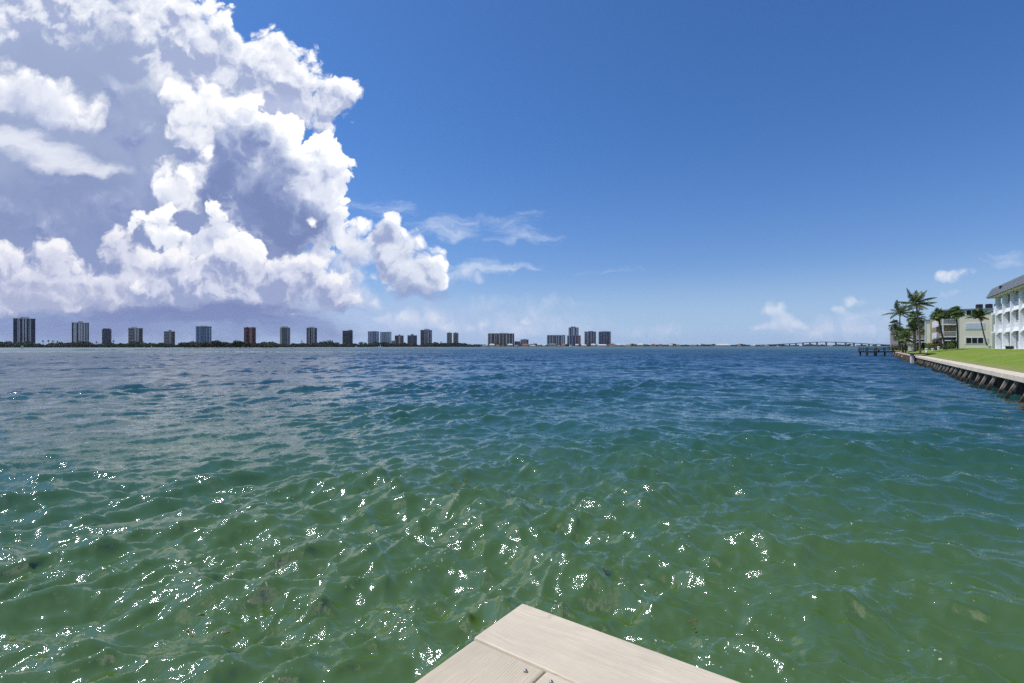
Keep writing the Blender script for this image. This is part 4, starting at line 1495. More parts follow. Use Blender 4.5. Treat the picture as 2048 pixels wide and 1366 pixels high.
def plain(c, r=0.75):
    return mat('tower_paint_%02d%02d%02d' % tuple(int(v * 99) for v in c), c, r, 0.08, 0.08, 0, 0.25)


WH = (0.56, 0.57, 0.61)
CR = (0.46, 0.45, 0.43)
TAN = (0.27, 0.25, 0.24)
BR = (0.15, 0.12, 0.12)
CORAL = (0.42, 0.17, 0.14)
PUR = (0.20, 0.17, 0.20)
GR = (0.30, 0.31, 0.33)
g_blue = tower_mat('glass_deep_blue', (0.03, 0.04, 0.10), (0.008, 0.016, 0.070), frac=0.25)
g_dark = tower_mat('glass_dark', (0.04, 0.04, 0.055), (0.012, 0.014, 0.024), frac=0.3)
g_sky = tower_mat('glass_sky_blue', (0.27, 0.35, 0.47), (0.045, 0.11, 0.25), frac=0.3)
g_steel = tower_mat('glass_steel_blue', (0.11, 0.14, 0.21), (0.025, 0.05, 0.12), frac=0.3)
b_cream = tower_mat('balcony_cream', CR, (0.05, 0.045, 0.045), frac=0.42)
b_brown = tower_mat('balcony_brown', (0.19, 0.155, 0.15), (0.05, 0.04, 0.04), frac=0.42)
b_white = tower_mat('balcony_white', WH, (0.03, 0.04, 0.08), frac=0.36)
b_coral = tower_mat('balcony_coral', CORAL, (0.04, 0.03, 0.05), frac=0.4)
b_pur = tower_mat('balcony_purple', (0.26, 0.21, 0.24), (0.035, 0.035, 0.07), frac=0.38)
b_tan = tower_mat('balcony_tan', TAN, (0.06, 0.05, 0.045), frac=0.45)

TOWERS = []
def tower(x0, x1, ytop, setback, wall, bands, tops, label, depth=0.75, parts=(), name='apartment_tower', steps=()):
    """bands: (from, to, material or colour, proud metres); tops: roof blocks (from, to, row, colour)."""
    xm = (x0 + x1) / 2
    d = shore_d(xm) + setback
    a = math.atan2((xm - 1024) / 1024, 1)
    p = px(xm, 0, d)
    pos = Vector((p.x, p.y, 0.9))
    rng_ = math.hypot(p.x, p.y)
    w = (x1 - x0) / 1024 * d * math.cos(a)
    h = H + (HY - ytop) / 1024 * d - 0.9
    t = thing(name, pos, label, 'tower', None, -a)
    dp = min(depth * w, 26)
    MB().box(-w / 2, w / 2, 0, dp, -1, h).build('wall', wall if not isinstance(wall, tuple) else plain(wall), t)
    for i, (f0, f1, m_, pr) in enumerate(bands):
        nm = 'rib' if isinstance(m_, tuple) else 'window_bay'
        if not isinstance(m_, tuple) and m_.name.startswith('balcony'):
            nm = 'balcony_stack'
        b = MB()
        b.box(-w / 2 + f0 * w + 0.02, -w / 2 + f1 * w - 0.02, -pr, -0.003, -1, h - 0.4 - 0.05 * (i % 3))
        o_ = b.build(nm, plain(m_) if isinstance(m_, tuple) else m_, t)
        if nm == 'balcony_stack' and (f1 - f0) * w > 4:
            s = MB()
            for z in np.arange(FH, h - 2, FH):
                s.box(-w / 2 + f0 * w + 0.1, -w / 2 + f1 * w - 0.1, -pr - 1.3, -pr - 0.003, z - 0.12, z + 0.9)
            s.build('balcony', plain(tuple(0.9 * c_ for c_ in {'balcony_cream': CR, 'balcony_brown': (0.19, 0.155, 0.15), 'balcony_white': WH, 'balcony_coral': CORAL, 'balcony_purple': (0.26, 0.21, 0.24), 'balcony_tan': TAN}[m_.name])), o_)
    MB().box(-w / 2 - 0.5, w / 2 + 0.5, -1.0, dp + 0.5, h, h + 0.7).build('roof', plain(CR if not isinstance(wall, tuple) else wall), t)
    for (f0, f1, yt, col) in tops:
        hh = H + (HY - yt) / 1024 * d - 0.9
        b = MB()
        b.box(-w / 2 + f0 * w, -w / 2 + f1 * w, dp * 0.15, dp * 0.75, h + 0.7, hh)
        b.build('penthouse', plain(col), t)
    TOWERS.append((xm, label))
    return t, w, h, dp, d


tower(26.6, 71, 637.5, 90, g_blue, [(0.19, 0.235, WH, .8), (0.255, 0.30, WH, .8), (0.41, 0.475, WH, .8), (0.53, 0.60, WH, .8), (0.70, 0.73, WH, .8), (0.76, 0.80, WH, .8)],
      [(0.3, 0.72, 633.5, WH)], 'widest dark blue glass tower with white ribs at the far left')
tower(143.8, 178, 645.8, 80, g_dark, [(0.09, 0.28, WH, 1), (0.37, 0.49, WH, 1.2), (0.51, 0.63, WH, 1.2), (0.68, 0.79, WH, 1), (0.85, 0.92, WH, .8)],
      [(0.36, 0.64, 642, CR)], 'tower of tall white slabs with narrow black slots, second from left')
tower(204, 223, 659.5, 110, PUR, [(0.02, 0.18, b_pur, .4), (0.2, 0.48, g_steel, .5), (0.52, 0.78, g_steel, .5), (0.8, 0.98, b_pur, .4)],
      [(0.1, 0.9, 656.8, (0.22, 0.07, 0.05))], 'small purple grey tower with a rust red roof')
tower(256.7, 285.6, 656.6, 80, b_cream, [(0.0, 0.40, b_cream, .5), (0.43, 0.56, WH, 1), (0.57, 0.61, g_dark, .3), (0.62, 0.72, WH, 1), (0.74, 1.0, b_brown, .5)],
      [(0.2, 0.6, 653.5, WH)], 'cream tower with banded balconies and a white central spine')
tower(327.8, 350, 663.2, 70, b_brown, [(0.0, 0.4, b_cream, .4), (0.42, 0.68, GR, 1.4), (0.70, 1.0, b_brown, .4)],
      [(0.42, 0.68, 659.8, GR)], 'shortest left side tower with a plain grey central slab')
tower(391.7, 423.4, 653.3, 75, g_sky, [(0.0, 0.07, (0.3, .38, .5), .7), (0.24, 0.28, WH, .5), (0.33, 0.62, g_sky, 1.2), (0.66, 0.70, (0.45, .5, .58), .6), (0.85, 0.89, WH, .5), (0.95, 1.0, WH, .6)],
      [(0.3, 0.75, 651.4, CR)], 'pale blue gridded glass tower behind the mangrove island')
tower(487.8, 512, 655.5, 80, CORAL, [(0.02, 0.2, b_coral, .5), (0.22, 0.45, g_dark, .4), (0.47, 0.68, CORAL, 1.2), (0.70, 0.92, g_dark, .4), (0.93, 1.0, CORAL, .6)],
      [(0.2, 0.36, 653.5, CORAL), (0.5, 0.66, 654.3, CORAL), (0.7, 0.9, 653.9, CORAL)], 'coral pink tower with dark window columns')
tower(559.8, 580.5, 655.6, 70, g_dark, [(0.0, 0.1, CR, .6), (0.11, 0.2, CR, 1.0), (0.23, 0.72, tower_mat('glass_green_grey', (0.22, 0.25, 0.25), (0.05, 0.07, 0.08), frac=0.35), .6), (0.73, 0.8, CR, 1), (0.84, 0.9, GR, .6), (0.94, 1, CR, .6)],
      [(0.16, 0.78, 652.5, CR)], 'grey green tower with cream corners and a flat cream top slab')
tower(613, 634, 656.2, 60, g_steel, [(0.0, 0.16, b_tan, .5), (0.2, 0.3, CR, .8), (0.34, 0.44, g_dark, .4), (0.47, 0.56, CR, .8), (0.66, 0.76, WH, .8), (0.8, 0.86, g_dark, .4)],
      [(0.2, 0.8, 653.5, CR)], 'cream tower with thin dark and blue vertical stripes')
tower(685, 705.5, 661.7, 40, tower_mat('glass_brown_blue', (0.09, 0.08, 0.09), (0.02, 0.03, 0.06), frac=0.35), [(0.0, 0.2, b_brown, .4), (0.3, 0.36, BR, .6), (0.55, 0.6, (0.12, .14, .18), .6)],
      [(0.5, 0.75, 660.3, BR), (0.68, 0.96, 659.5, BR)], 'dark brown tower with a stepped top')
tower(735.7, 758.3, 663.2, 40, g_sky, [(0.0, 0.06, WH, .6), (0.14, 0.22, WH, .6), (0.32, 0.40, WH, .6), (0.56, 0.64, GR, .6), (0.76, 0.84, WH, .6), (0.94, 1, WH, .6)],
      [(0.4, 0.8, 661.9, WH)], 'blue and white striped slab tower, left of a matching pair')
tower(760, 783, 664.4, 60, tower_mat('glass_pale_blue', (0.48, 0.54, 0.60), (0.16, 0.25, 0.36), frac=0.35), [(0.0, 0.16, WH, .6), (0.38, 0.42, GR, .5), (0.6, 0.66, WH, .6), (0.82, 1, WH, .6)],
      [(0.6, 0.9, 663.2, CR)], 'palest blue white slab tower, right of a matching pair')
tower(783.2, 791.3, 681.6, 20, WH, [(0.1, 0.9, b_white, .3)], [], 'low small white block tucked beside the pale slab tower', name='apartment_block')
tower(789.6, 807.3, 671.3, 90, b_brown, [(0.0, 0.36, b_brown, .5), (0.44, 0.62, CR, 1), (0.66, 1, b_pur, .5)],
      [(0.42, 0.62, 669, BR)], 'low maroon brown tower with a pale central strip')
tower(815, 834, 670.9, 90, b_pur, [(0.0, 0.34, g_steel, .4), (0.4, 0.62, BR, 1), (0.66, 1.0, g_steel, .4)],
      [(0.36, 0.64, 668.2, BR)], 'low dark blue tower with a brown central strip')
tower(841, 864, 660.3, 60, g_blue, [(0.0, 0.28, b_brown, .4), (0.36, 0.42, WH, .8), (0.48, 0.66, b_white, .5), (0.68, 0.74, WH, .8), (0.80, 0.98, b_white, .5)],
      [(0.0, 0.25, 660.0, BR), (0.32, 0.78, 657.6, CR)], 'dark blue tower with checkered white balconies')
for xa, lab in ((893.7, 'left one of the slim brown twin towers'), (906.5, 'right one of the slim brown twin towers')):
    tower(xa, xa + 10.4, 666.2, 60, b_tan, [(0.0, 0.25, TAN, .5), (0.42, 0.56, TAN, .8), (0.75, 1, TAN, .5)], [(0.3, 0.62, 664.6, BR)], lab)
tower(975.8, 1028.5, 667.3, 90, b_tan, [(0, .05, TAN, 1), (.1, .14, CR, 1), (.17, .23, g_dark, .4), (.24, .27, CR, 1), (.3, .34, TAN, 1), (.36, .39, g_dark, .4), (.42, .46, CR, 2), (.49, .52, g_dark, .6), (.54, .60, TAN, 2),
      (.63, .66, g_dark, .6), (.68, .73, CR, 2), (.76, .79, g_dark, .4), (.80, .82, WH, 1.5), (.84, .92, g_steel, .5), (.925, .945, WH, 1.5), (.96, 1, g_steel, .5)],
      [(0.02, 0.38, 666.4, CR), (0.42, 0.78, 665.8, CR), (0.81, 0.99, 666.6, CR)], 'long tan slab block of three joined wings with vertical stripes', 0.4)
tower(1041, 1057, 679.2, 60, b_white, [(0.0, 0.55, b_white, .4), (0.75, 1, g_steel, .4)], [(0.3, 0.7, 678, CORAL)], 'low white stepped block right of the long tan slab', name='apartment_block')
tower(1029, 1040.8, 683, 70, b_tan, [(0.1, 0.5, g_steel, .3)], [], 'lowest tan block between the long slab and the white stepped block', name='apartment_block')
tower(1094, 1130.5, 671.2, 80, g_steel, [(0, .05, GR, .8), (.13, .19, CR, 1), (.28, .34, CR, 1), (.40, .45, PUR, 1), (.5, .55, CR, 1), (.62, .66, WH, 1), (.78, .84, WH, 1.5), (.87, .93, WH, 1.5), (.95, 1, GR, 1)],
      [(0.0, 0.75, 669.9, (0.36, .32, .33)), (0.77, 1, 669.6, CR)], 'wide grey block with purple mansard left of the tallest tower', 0.4)
t, w, h, dp, d = tower(1134, 1161.5, 671.2, 110, g_steel, [(0, .05, WH, .8), (.14, .2, WH, .8), (.36, .40, WH, .8), (.6, .64, WH, .8), (.78, 1, CORAL, .6)], [], 'tallest tower of the skyline, white and blue striped with a wider base')
hu = H + (HY - 654.8) / 1024 * d - 0.9
MB().box(-w / 2 + 0.11 * w, -w / 2 + 0.84 * w, 2, dp - 2, h + 0.71, hu).build('upper_wall', g_steel, t)
for f0, f1 in ((.11, .2), (.3, .34), (.41, .56), (.66, .70), (.72, .77)):
    MB().box(-w / 2 + f0 * w, -w / 2 + f1 * w, 1.0, 1.99, h + 0.71, hu - 0.5).build('rib', plain(WH), t)
MB().box(-w / 2 + 0.28 * w, -w / 2 + 0.62 * w, 5, dp - 5, hu + 0.005, H + (HY - 653) / 1024 * d - 0.9).build('penthouse', plain(TAN), t)
tower(1169, 1192, 663.4, 110, b_cream, [(0, .25, b_cream, .8), (.27, .33, WH, 1.5), (.35, .75, g_steel, 1.0), (.77, .8, WH, 1.5), (.82, 1, tower_mat('balcony_pink', (0.5, 0.36, 0.36), (0.12, 0.09, 0.1), frac=0.45), .5)] if False else
      [(0, .25, b_cream, .8), (.27, .33, WH, 1.5), (.35, .52, g_steel, 1.0), (.55, .6, WH, 1.4), (.62, .75, g_steel, 1), (.77, .8, WH, 1.5), (.82, 1, b_tan, .5)],
      [(0.35, 0.76, 661.8, GR)], 'cream sided tower with a blue glass front right of the tallest')
tower(1197, 1222, 663.6, 130, g_steel, [(0, .06, CR, .8), (.2, .24, GR, .6), (.42, .46, CR, .6), (.62, .66, GR, .6), (.9, 1, CR, .8)],
      [(0.2, 0.9, 662.2, CR)], 'blue grey glass slab tower at the right end of the skyline')

# ------------------------------------------------------------------ waterfront houses
ROOFS = {'terracotta': (0.34, 0.13, 0.07), 'white': (0.62, 0.62, 0.62), 'tan': (0.36, 0.27, 0.17), 'grey': (0.26, 0.28, 0.31), 'dark red': (0.22, 0.07, 0.06), 'green': (0.12, 0.19, 0.16)}
WALLS = [(0.55, 0.50, 0.42), (0.60, 0.58, 0.55), (0.50, 0.36, 0.24), (0.42, 0.40, 0.38)]
HL = [(945, 952, 688.5, 'white', 'small white roofed house among trees right of the twin towers'), (950, 956, 689, 'terracotta', 'terracotta roofed house first in the row right of the twin towers'),
      (963, 976, 690, 'tan', 'long tan roofed house left of the long tan slab block'), (978, 990, 687.5, 'white', 'broad white domed roof house below the left wing of the tan slab block'), (991, 1000, 689.3, 'terracotta', 'terracotta roofed house below the middle of the long tan slab block'),
      (1003, 1009, 690, 'dark red', 'low dark red roofed house below the right wing of the tan slab block'), (1014, 1026, 687.5, 'white', 'white stepped roof villa below the right end of the tan slab block'), (1029, 1037, 690, 'tan', 'tan roofed house behind the channel post'),
      (1044, 1057, 687.5, 'terracotta', 'orange roofed villa in front of the white stepped block'), (1058, 1072, 689.8, 'white', 'long low white roofed boathouse right of the orange roofed villa'), (1074, 1082, 687, 'white', 'white gabled house left of the grey mansard block'),
      (1084, 1091, 689.5, 'white', 'small white house at the left foot of the grey mansard block'), (1095, 1113, 686.5, 'green', 'large greenish glass fronted villa below the grey mansard block'), (1114, 1121, 690, 'tan', 'tan roofed cottage right of the greenish villa'),
      (1122, 1131, 687.5, 'terracotta', 'terracotta roofed house below the right end of the grey mansard block'), (1150, 1158, 688, 'white', 'white roofed house just right of the motor yacht'), (1162, 1174, 689, 'white', 'low white roofed house below the cream sided tower'),
      (1181, 1192, 687.5, 'white', 'white house between the last two towers'), (1193, 1215, 688.5, 'white', 'very long white roofed house below the last glass tower'), (1217, 1231, 687, 'dark red', 'dark red hipped roof house at the foot of the last tower'),
      (1232, 1242, 687.5, 'white', 'white roofed house next right of the dark red one'), (1251, 1262, 688.5, 'tan', 'tan roofed house in the trees right of the last tower'), (1273, 1288, 686.8, 'white', 'tall white house standing out right of the last tower'),
      (1301, 1312, 687.8, 'dark red', 'dark red roofed house midway between the towers and the bridge'), (1316, 1326, 688, 'dark red', 'second dark red roofed house midway between the towers and the bridge'), (1337, 1346, 688.5, 'white', 'white house right of the two dark red roofed houses'),
      (1352, 1360, 688, 'tan', 'tan house right of the dark red roofed pair'), (1380, 1392, 688.5, 'grey', 'grey roofed house in the low stretch before the bridge'), (1396, 1402, 687.5, 'white', 'narrow white house in the low stretch before the bridge'),
      (1430, 1462, 688, 'white', 'long white building before the left end of the bridge'), (1474, 1482, 689.2, 'tan', 'small tan house left of the bridge ramp'), (1500, 1512, 689.3, 'white', 'small white house left of the bridge ramp'),
      (1528, 1538, 689.5, 'grey', 'small grey roofed house at the foot of the bridge ramp'), (1598, 1606, 689.8, 'white', 'white house seen under the left spans of the bridge'), (1655, 1664, 689.8, 'tan', 'tan house seen under the highest span of the bridge'),
      (1700, 1714, 689.8, 'white', 'white house seen under the right spans of the bridge'), (1732, 1745, 690, 'white', 'white waterfront house seen over the pier'), (1750, 1762, 689.6, 'white', 'pinkish white house seen over the landward half of the pier')]
rh = random.Random(8)
for (x0, x1, yt, rc, lab) in HL:
    xm = (x0 + x1) / 2
    d = shore_d(xm) + 30
    a = math.atan((xm - 1024) / 1024)
    p = px(xm, 0, d)
    t = thing('waterfront_house', (p.x, p.y, 0.9), lab, 'house', 'houses along the far shore', -a)
    w = (x1 - x0) / 1024 * d * math.cos(a)
    ht = H + (HY - yt) / 1024 * d - 0.9
    hw = max(2.6, ht * 0.58)
    dp = max(9, w * 0.6)
    MB().box(-w / 2 + 0.8, w / 2 - 0.8, 0.8, dp - 0.8, -1, hw).build('wall', plain(WALLS[rh.randrange(4)]), t)
    r = MB()
    e = min(w, dp) * rh.uniform(0.3, 0.45)
    q = [(-w / 2, 0, hw), (w / 2, 0, hw), (w / 2, dp, hw), (-w / 2, dp, hw)]
    u = [(-w / 2 + e, dp / 2 - 0.3, ht), (w / 2 - e, dp / 2 - 0.3, ht), (w / 2 - e, dp / 2 + 0.3, ht), (-w / 2 + e, dp / 2 + 0.3, ht)]
    for i in range(4):
        r.face([q[i], q[(i + 1) % 4], u[(i + 1) % 4], u[i]])
    r.face(u)
    r.face(list(reversed([(a_, b_, hw - 0.01) for a_, b_, _ in q])))
    r.build('roof', plain(ROOFS[rc]), t)
    n = max(2, int(w / 5))
    for i in range(n):
        xx = -w / 2 + 1.2 + (w - 2.4) * (i + 0.5) / n
        MB().box(xx - 1.1, xx + 1.1, 0.72, 0.797, 0.7, min(hw - 0.5, 2.7)).build('window', GLASS, t)

# ------------------------------------------------------------------ road bridge
BD = 2650.0
BLUE_CONC = mat('bridge_concrete', (0.20, 0.23, 0.28), 0.8, 0.08, 0.02, 0, 0.2)
b0 = px(1640, 0, BD)
br = thing('road_bridge', (b0.x, BD, 0), 'long arched concrete road bridge on tall piers across the far water', 'bridge')
def deck_z(x):
    y = np.interp(x, [1480, 1540, 1579, 1606, 1634, 1652, 1672, 1708, 1745, 1800], [691, 689.2, 687.2, 685.4, 684.1, 683.7, 684.1, 685.9, 688.2, 690.5])
    return H + (HY - float(y)) / 1024 * BD
dk = MB()
xs = list(np.arange(1480, 1801, 5.0))
for a, b in zip(xs[:-1], xs[1:]):
    xa, xb = (a - 1640) / 1024 * BD, (b - 1640) / 1024 * BD
    za, zb = deck_z(a), deck_z(b)
    for y0, y1 in ((-6, 6),):
        dk.face([(xa, y0, za), (xb, y0, zb), (xb, y1, zb), (xa, y1, za)])
        dk.face([(xa, y0, za - 2.2), (xb, y0, zb - 2.2), (xb, y0, zb), (xa, y0, za)])
        dk.face([(xa, y1, za - 2.2), (xa, y1, za), (xb, y1, zb), (xb, y1, zb - 2.2)])
        dk.face([(xa, y0, za - 2.2), (xa, y1, za - 2.2), (xb, y1, zb - 2.2), (xb, y0, zb - 2.2)])
dk.build('deck', BLUE_CONC, br)
pa_ = MB()
for a, b in zip(xs[:-1], xs[1:]):
    xa, xb = (a - 1640) / 1024 * BD, (b - 1640) / 1024 * BD
    for y in (-6, 5.6):
        pa_.face([(xa, y, deck_z(a) + 0.002), (xb, y, deck_z(b) + 0.002), (xb, y, deck_z(b) + 1.1), (xa, y, deck_z(a) + 1.1)])
        pa_.face([(xa, y + 0.4, deck_z(a) + 0.002), (xa, y + 0.4, deck_z(a) + 1.1), (xb, y + 0.4, deck_z(b) + 1.1), (xb, y + 0.4, deck_z(b) + 0.002)])
        pa_.face([(xa, y, deck_z(a) + 1.1), (xb, y, deck_z(b) + 1.1), (xb, y + 0.4, deck_z(b) + 1.1), (xa, y + 0.4, deck_z(a) + 1.1)])
pa_.build('parapet', BLUE_CONC, br)
for x in (1551, 1565, 1579, 1592, 1606, 1620, 1634, 1652.5, 1671.7, 1691.4, 1707.8, 1723.6, 1738, 1752):
    xx = (x - 1640) / 1024 * BD
    q = MB()
    z = deck_z(x) - 2.2
    q.box(xx - 2.0, xx + 2.0, -4.5, 4.5, -2, z - 1.2)
    q.box(xx - 2.4, xx + 2.4, -5.8, 5.8, z - 1.2, z - 0.01)
    q.build('pier', BLUE_CONC, br)

# ------------------------------------------------------------------ boats and channel marks
HULLW = mat('white_hull', (0.80, 0.80, 0.80), 0.3, 0.03, 1)
def boat(name, x, d, length, label, flip=1, kind='yacht'):
    p = px(x, 0, d)
    t = thing(name, (p.x, d, 0), label, 'boat', None, 0)
    L_ = length
    b = MB()
    st = [(-.5, .28, .0), (-.2, .30, .02), (.2, .27, .06), (.4, .14, .10), (.5, .01, .14)]
    rows = []
    for u, wd, sh in st:
        X_ = u * L_ * flip
        rows.append([(X_, -wd * L_ * .5, 0.09 * L_ + sh * L_ * .6), (X_ * .96, -wd * L_ * .38, -0.3), (X_ * .96, wd * L_ * .38, -0.3), (X_, wd * L_ * .5, 0.09 * L_ + sh * L_ * .6)])
    for r0, r1 in zip(rows[:-1], rows[1:]):
        for j in range(3):
            b.face([r0[j], r0[j + 1], r1[j + 1], r1[j]])
        b.face([r0[3], r0[0], r1[0], r1[3]])
    b.face(rows[0])
    b.build('hull', HULLW, t)
    z = 0.1 * L_
    if kind == 'yacht':
        c = MB()
        c.prism([(-.32 * L_ * flip, z), (.2 * L_ * flip, z), (.08 * L_ * flip, z + .13 * L_), (-.3 * L_ * flip, z + .13 * L_)], 1, -.11 * L_, .11 * L_)
        c.build('cabin', HULLW, t)
        w = MB()
        w.prism([(-.22 * L_ * flip, z + .05 * L_), (.12 * L_ * flip, z + .05 * L_), (.08 * L_ * flip, z + .10 * L_), (-.2 * L_ * flip, z + .10 * L_)], 1, -.115 * L_, .115 * L_)
        w.build('window', GLASS, t)
        fb = MB()
        fb.prism([(-.24 * L_ * flip, z + .131 * L_), (.0, z + .131 * L_), (-.04 * L_ * flip, z + .19 * L_), (-.24 * L_ * flip, z + .19 * L_)], 1, -.09 * L_, .09 * L_)
        fb.build('flybridge', HULLW, t)
        MB().box(-.26 * L_, .0, -.09 * L_, .09 * L_, z + .26 * L_, z + .275 * L_).build('hardtop', HULLW, t)
        s = MB()
        for xx in (-.24, -.02):
            for yy_ in (-.08, .08):
                s.box(xx * L_ - .1, xx * L_ + .1, yy_ * L_ - .1, yy_ * L_ + .1, z + .19 * L_, z + .26 * L_)
        s.build('hardtop_support', HULLW, t)
    else:
        MB().box(-.08 * L_, .1 * L_, -.08 * L_, .08 * L_, z, z + .16 * L_).build('console', HULLW, t)
        s = MB()
        s.box(-.14 * L_, .12 * L_, -.12 * L_, .12 * L_, z + .32 * L_, z + .35 * L_)
        for xx in (-.1, .08):
            s.box(xx * L_ - .06, xx * L_ + .06, -.06, .06, z + .16 * L_, z + .32 * L_)
        s.build('canopy', HULLW, t)
    return t


boat('motor_yacht', 1144, 1150, 19, 'white motor yacht with a flybridge under way before the tallest tower', 1)
boat('small_boat', 1196, 1450, 9, 'small white boat right of the motor yacht', 1, 'open')
boat('small_boat', 712, 1080, 9, 'small white boat near the far wood, right of the dark brown tower', 1, 'open')
boat('small_boat', 761, 1200, 12, 'pale boat with a tall canopy between the two blue slab towers', -1, 'open')
boat('small_boat', 1556, 1900, 16, 'white boat at the left end of the bridge', 1, 'open')
# yacht wake: low ridge of broken white water
wk = MB()
r = random.Random(4)
p = px(1144, 0, 1150)
for i in range(140):
    u = r.random() ** 1.2
    xx = p.x - 8 - u * 75
    yy_ = 1150 + r.uniform(-1, 1) * (1.5 + u * 5)
    s = r.uniform(0.6, 1.8) * (1.2 - u * 0.7)
    zz = r.uniform(0.15, 0.6) * (1 - u * .6)
    wk.face([(xx - s, yy_, -0.1), (xx, yy_ - s, -0.1), (xx + s, yy_, -0.1), (xx + s * .2, yy_, zz)])
    wk.face([(xx - s, yy_ + .2, -0.1), (xx + s * .2, yy_ + .2, zz), (xx + s, yy_ + .2, -0.1)])
o = structure(wk.build('boat_wake', mat('white_water', (0.75, 0.77, 0.78), 0.8, 0.05, 1)), 'stuff')

def marker(x, d, h, label, kind):
    p = px(x, 0, d)
    t = thing('channel_marker', (p.x, d, 0), label, 'channel marker', 'channel markers in the bay')
    k = d / 1024
    if kind == 'board':
        for xx in (-1.1, 1.1):
            MB().tube([(xx * k * 1.3, 0, -2), (xx * k * 1.3, 0, h)], [0.3 * k] * 2, 8).build('pile', DARKP, t)
        MB().box(-2.6 * k, 2.6 * k, -0.5 * k, -0.31 * k, h - 1.2 * k, h + 2.2 * k).build('sign_board', plain((0.55, 0.57, 0.6)), t)
    else:
        MB().tube([(0, 0, -2), (0, 0, h)], [0.42 * k, 0.36 * k], 8).build('pile', WHITEP if kind == 'white' else DARKP, t)
        MB().tube([(0, 0, h + 0.01), (0, 0, h + 0.1 * k), (0, 0, h + 0.7 * k)], [0.5 * k, 0.6 * k, 0.08 * k], 8).build('cap', WHITEP if kind == 'white' else DARKP, t)


marker(44.5, 400, 2.2, 'grey notice board on two dark piles at the far left', 'board')
marker(303, 640, 2.8, 'white channel post left of the mangrove island', 'white')
marker(979.5, 560, 2.4, 'dark channel post in front of the long tan slab block', 'dark')
marker(1035, 560, 2.4, 'dark channel post right of the long tan slab block', 'dark')

# half-drowned rocks off the far shore
rk = MB()
r = random.Random(17)
for (xa, xb, y) in ((145, 215, 700.2), (222, 232, 700), (270, 330, 699.2), (340, 360, 698.6), (560, 700, 697.4), (720, 760, 697.2), (800, 870, 697)):
    d = H * 1024 / (y - HY)
    for i in range(int((xb - xa) * 0.8)):
        p = px(r.uniform(xa, xb), 0, d + r.uniform(-6, 6))
        s = r.uniform(0.25, 0.7)
        if r.random() < 0.35:
            continue
        rk.tube([(p.x, p.y, -0.4), (p.x + r.uniform(-.2, .2), p.y, 0.0), (p.x, p.y, s * 0.5)], [s * 1.3, s * 1.1, s * 0.4], 6, False)
structure(rk.build('drowned_rocks', DARKW), 'stuff')

# ------------------------------------------------------------------ railing corner under the camera
RD = 0.50                                     # how far the cap lies below the lens
def cap_pt(x, y):
    k = RD / (y - HY)
    return Vector(((x - 1024) * k, 1024 * k, 0))
PA, PB, PC = cap_pt(1045, 1205), cap_pt(950.5, 1276), cap_pt(1490, 1366)
U = (PC - PA).normalized()                    # along the front board
Vv = Vector((-U.y, U.x, 0)) * -1
if Vv.dot(PB - PA) < 0:
    Vv = -Vv
BW = (PB - PA).dot(Vv)
WOOD = None
def board_mat(name, tone, along):
    m = bpy.data.materials.new(name)
    m.use_nodes = True
    m.node_tree.nodes.clear()
    k = NT(m.node_tree)
    t = k.node('ShaderNodeTexCoord')
    p = X(k, t.outputs['Object'])
    x, y, z = k.sep(p)
    wob = k.noise(k.xyz(x * 3.0, y * 9.0, z), 1.0, 3, 0.5) - 0.5
    cath = k.noise(k.xyz(x * 1.1, y * 6.0, z), 1.0, 2, 0.5)
    lines = k.noise(k.xyz(x * 2.2, y * 62.0 + wob * 9.0, z * 30), 1.0, 5, 0.68)
    fine = k.noise(k.xyz(x * 14.0, y * 330.0, z * 100), 1.0, 3, 0.6)
    groove = k.ss(k.m('ABSOLUTE', k.m('FRACT', y * 150.0 + cath * 22.0 + wob * 2) - 0.5), 0.10, 0.0) * k.ss(lines, 0.45, 0.6)
    f = k.ss(lines, 0.3, 0.7, 0.87, 1.07, 'LINEAR') * k.ss(fine, 0.3, 0.7, 0.95, 1.04, 'LINEAR')
    dirt = k.ss(k.noise(p, 9.0, 6, 0.7), 0.35, 0.65, 0.92, 1.03, 'LINEAR')
    f = f * dirt
    col = k.mix(1.0, tone, k.xyz(f, f, f), 'MULTIPLY')
    col = k.mix(groove * 0.55 * along, col, (0.26, 0.22, 0.18))
    col = k.mix(k.ss(k.voronoi(p, 55.0, 1, 0.5, '3D'), 0.09, 0.03) * k.ss(k.noise(p, 12.0, 2), 0.55, 0.7), col, (0.25, 0.2, 0.15))
    b = k.node('ShaderNodeBsdfPrincipled')
    k.put(b.inputs['Base Color'], col)
    b.inputs['Roughness'].default_value = 0.62
    b.inputs['Specular IOR Level'].default_value = 0.3
    bn = k.node('ShaderNodeBump')
    bn.inputs['Strength'].default_value = 0.5
    bn.inputs['Distance'].default_value = 0.0012
    k.put(bn.inputs['Height'], lines * 0.6 + fine * 0.4 - groove * 0.8)
    k.t.links.new(bn.outputs[0], b.inputs['Normal'])
    o = k.node('ShaderNodeOutputMaterial')
    k.t.links.new(b.outputs[0], o.inputs[0])
    return m


ZC = H - RD
rail = thing('dock_railing', (PA.x, PA.y, 1.2), 'beige composite railing corner with wide grained cap boards close to the camera', 'railing', None, math.atan2(U.y, U.x))
sg = 1 if Vector((-U.y, U.x, 0)).dot(Vv) > 0 else -1       # local y sign of the inward direction
TH = 0.026
zt = ZC - 1.2
def cap(x0, x1, y0, y1, m, turn=False, dz=0.0):
    """Cap board; a turned board has its grain across."""
    if turn:
        o = MB().box(y0, y1, -x1, -x0, -TH, 0).build('cap_board', m, rail, (0, 0, zt + dz), math.pi / 2 * 1, 0.004)
        return o
    return MB().box(x0, x1, y0, y1, -TH, 0).build('cap_board', m, rail, (0, 0, zt + dz), 0, 0.004)


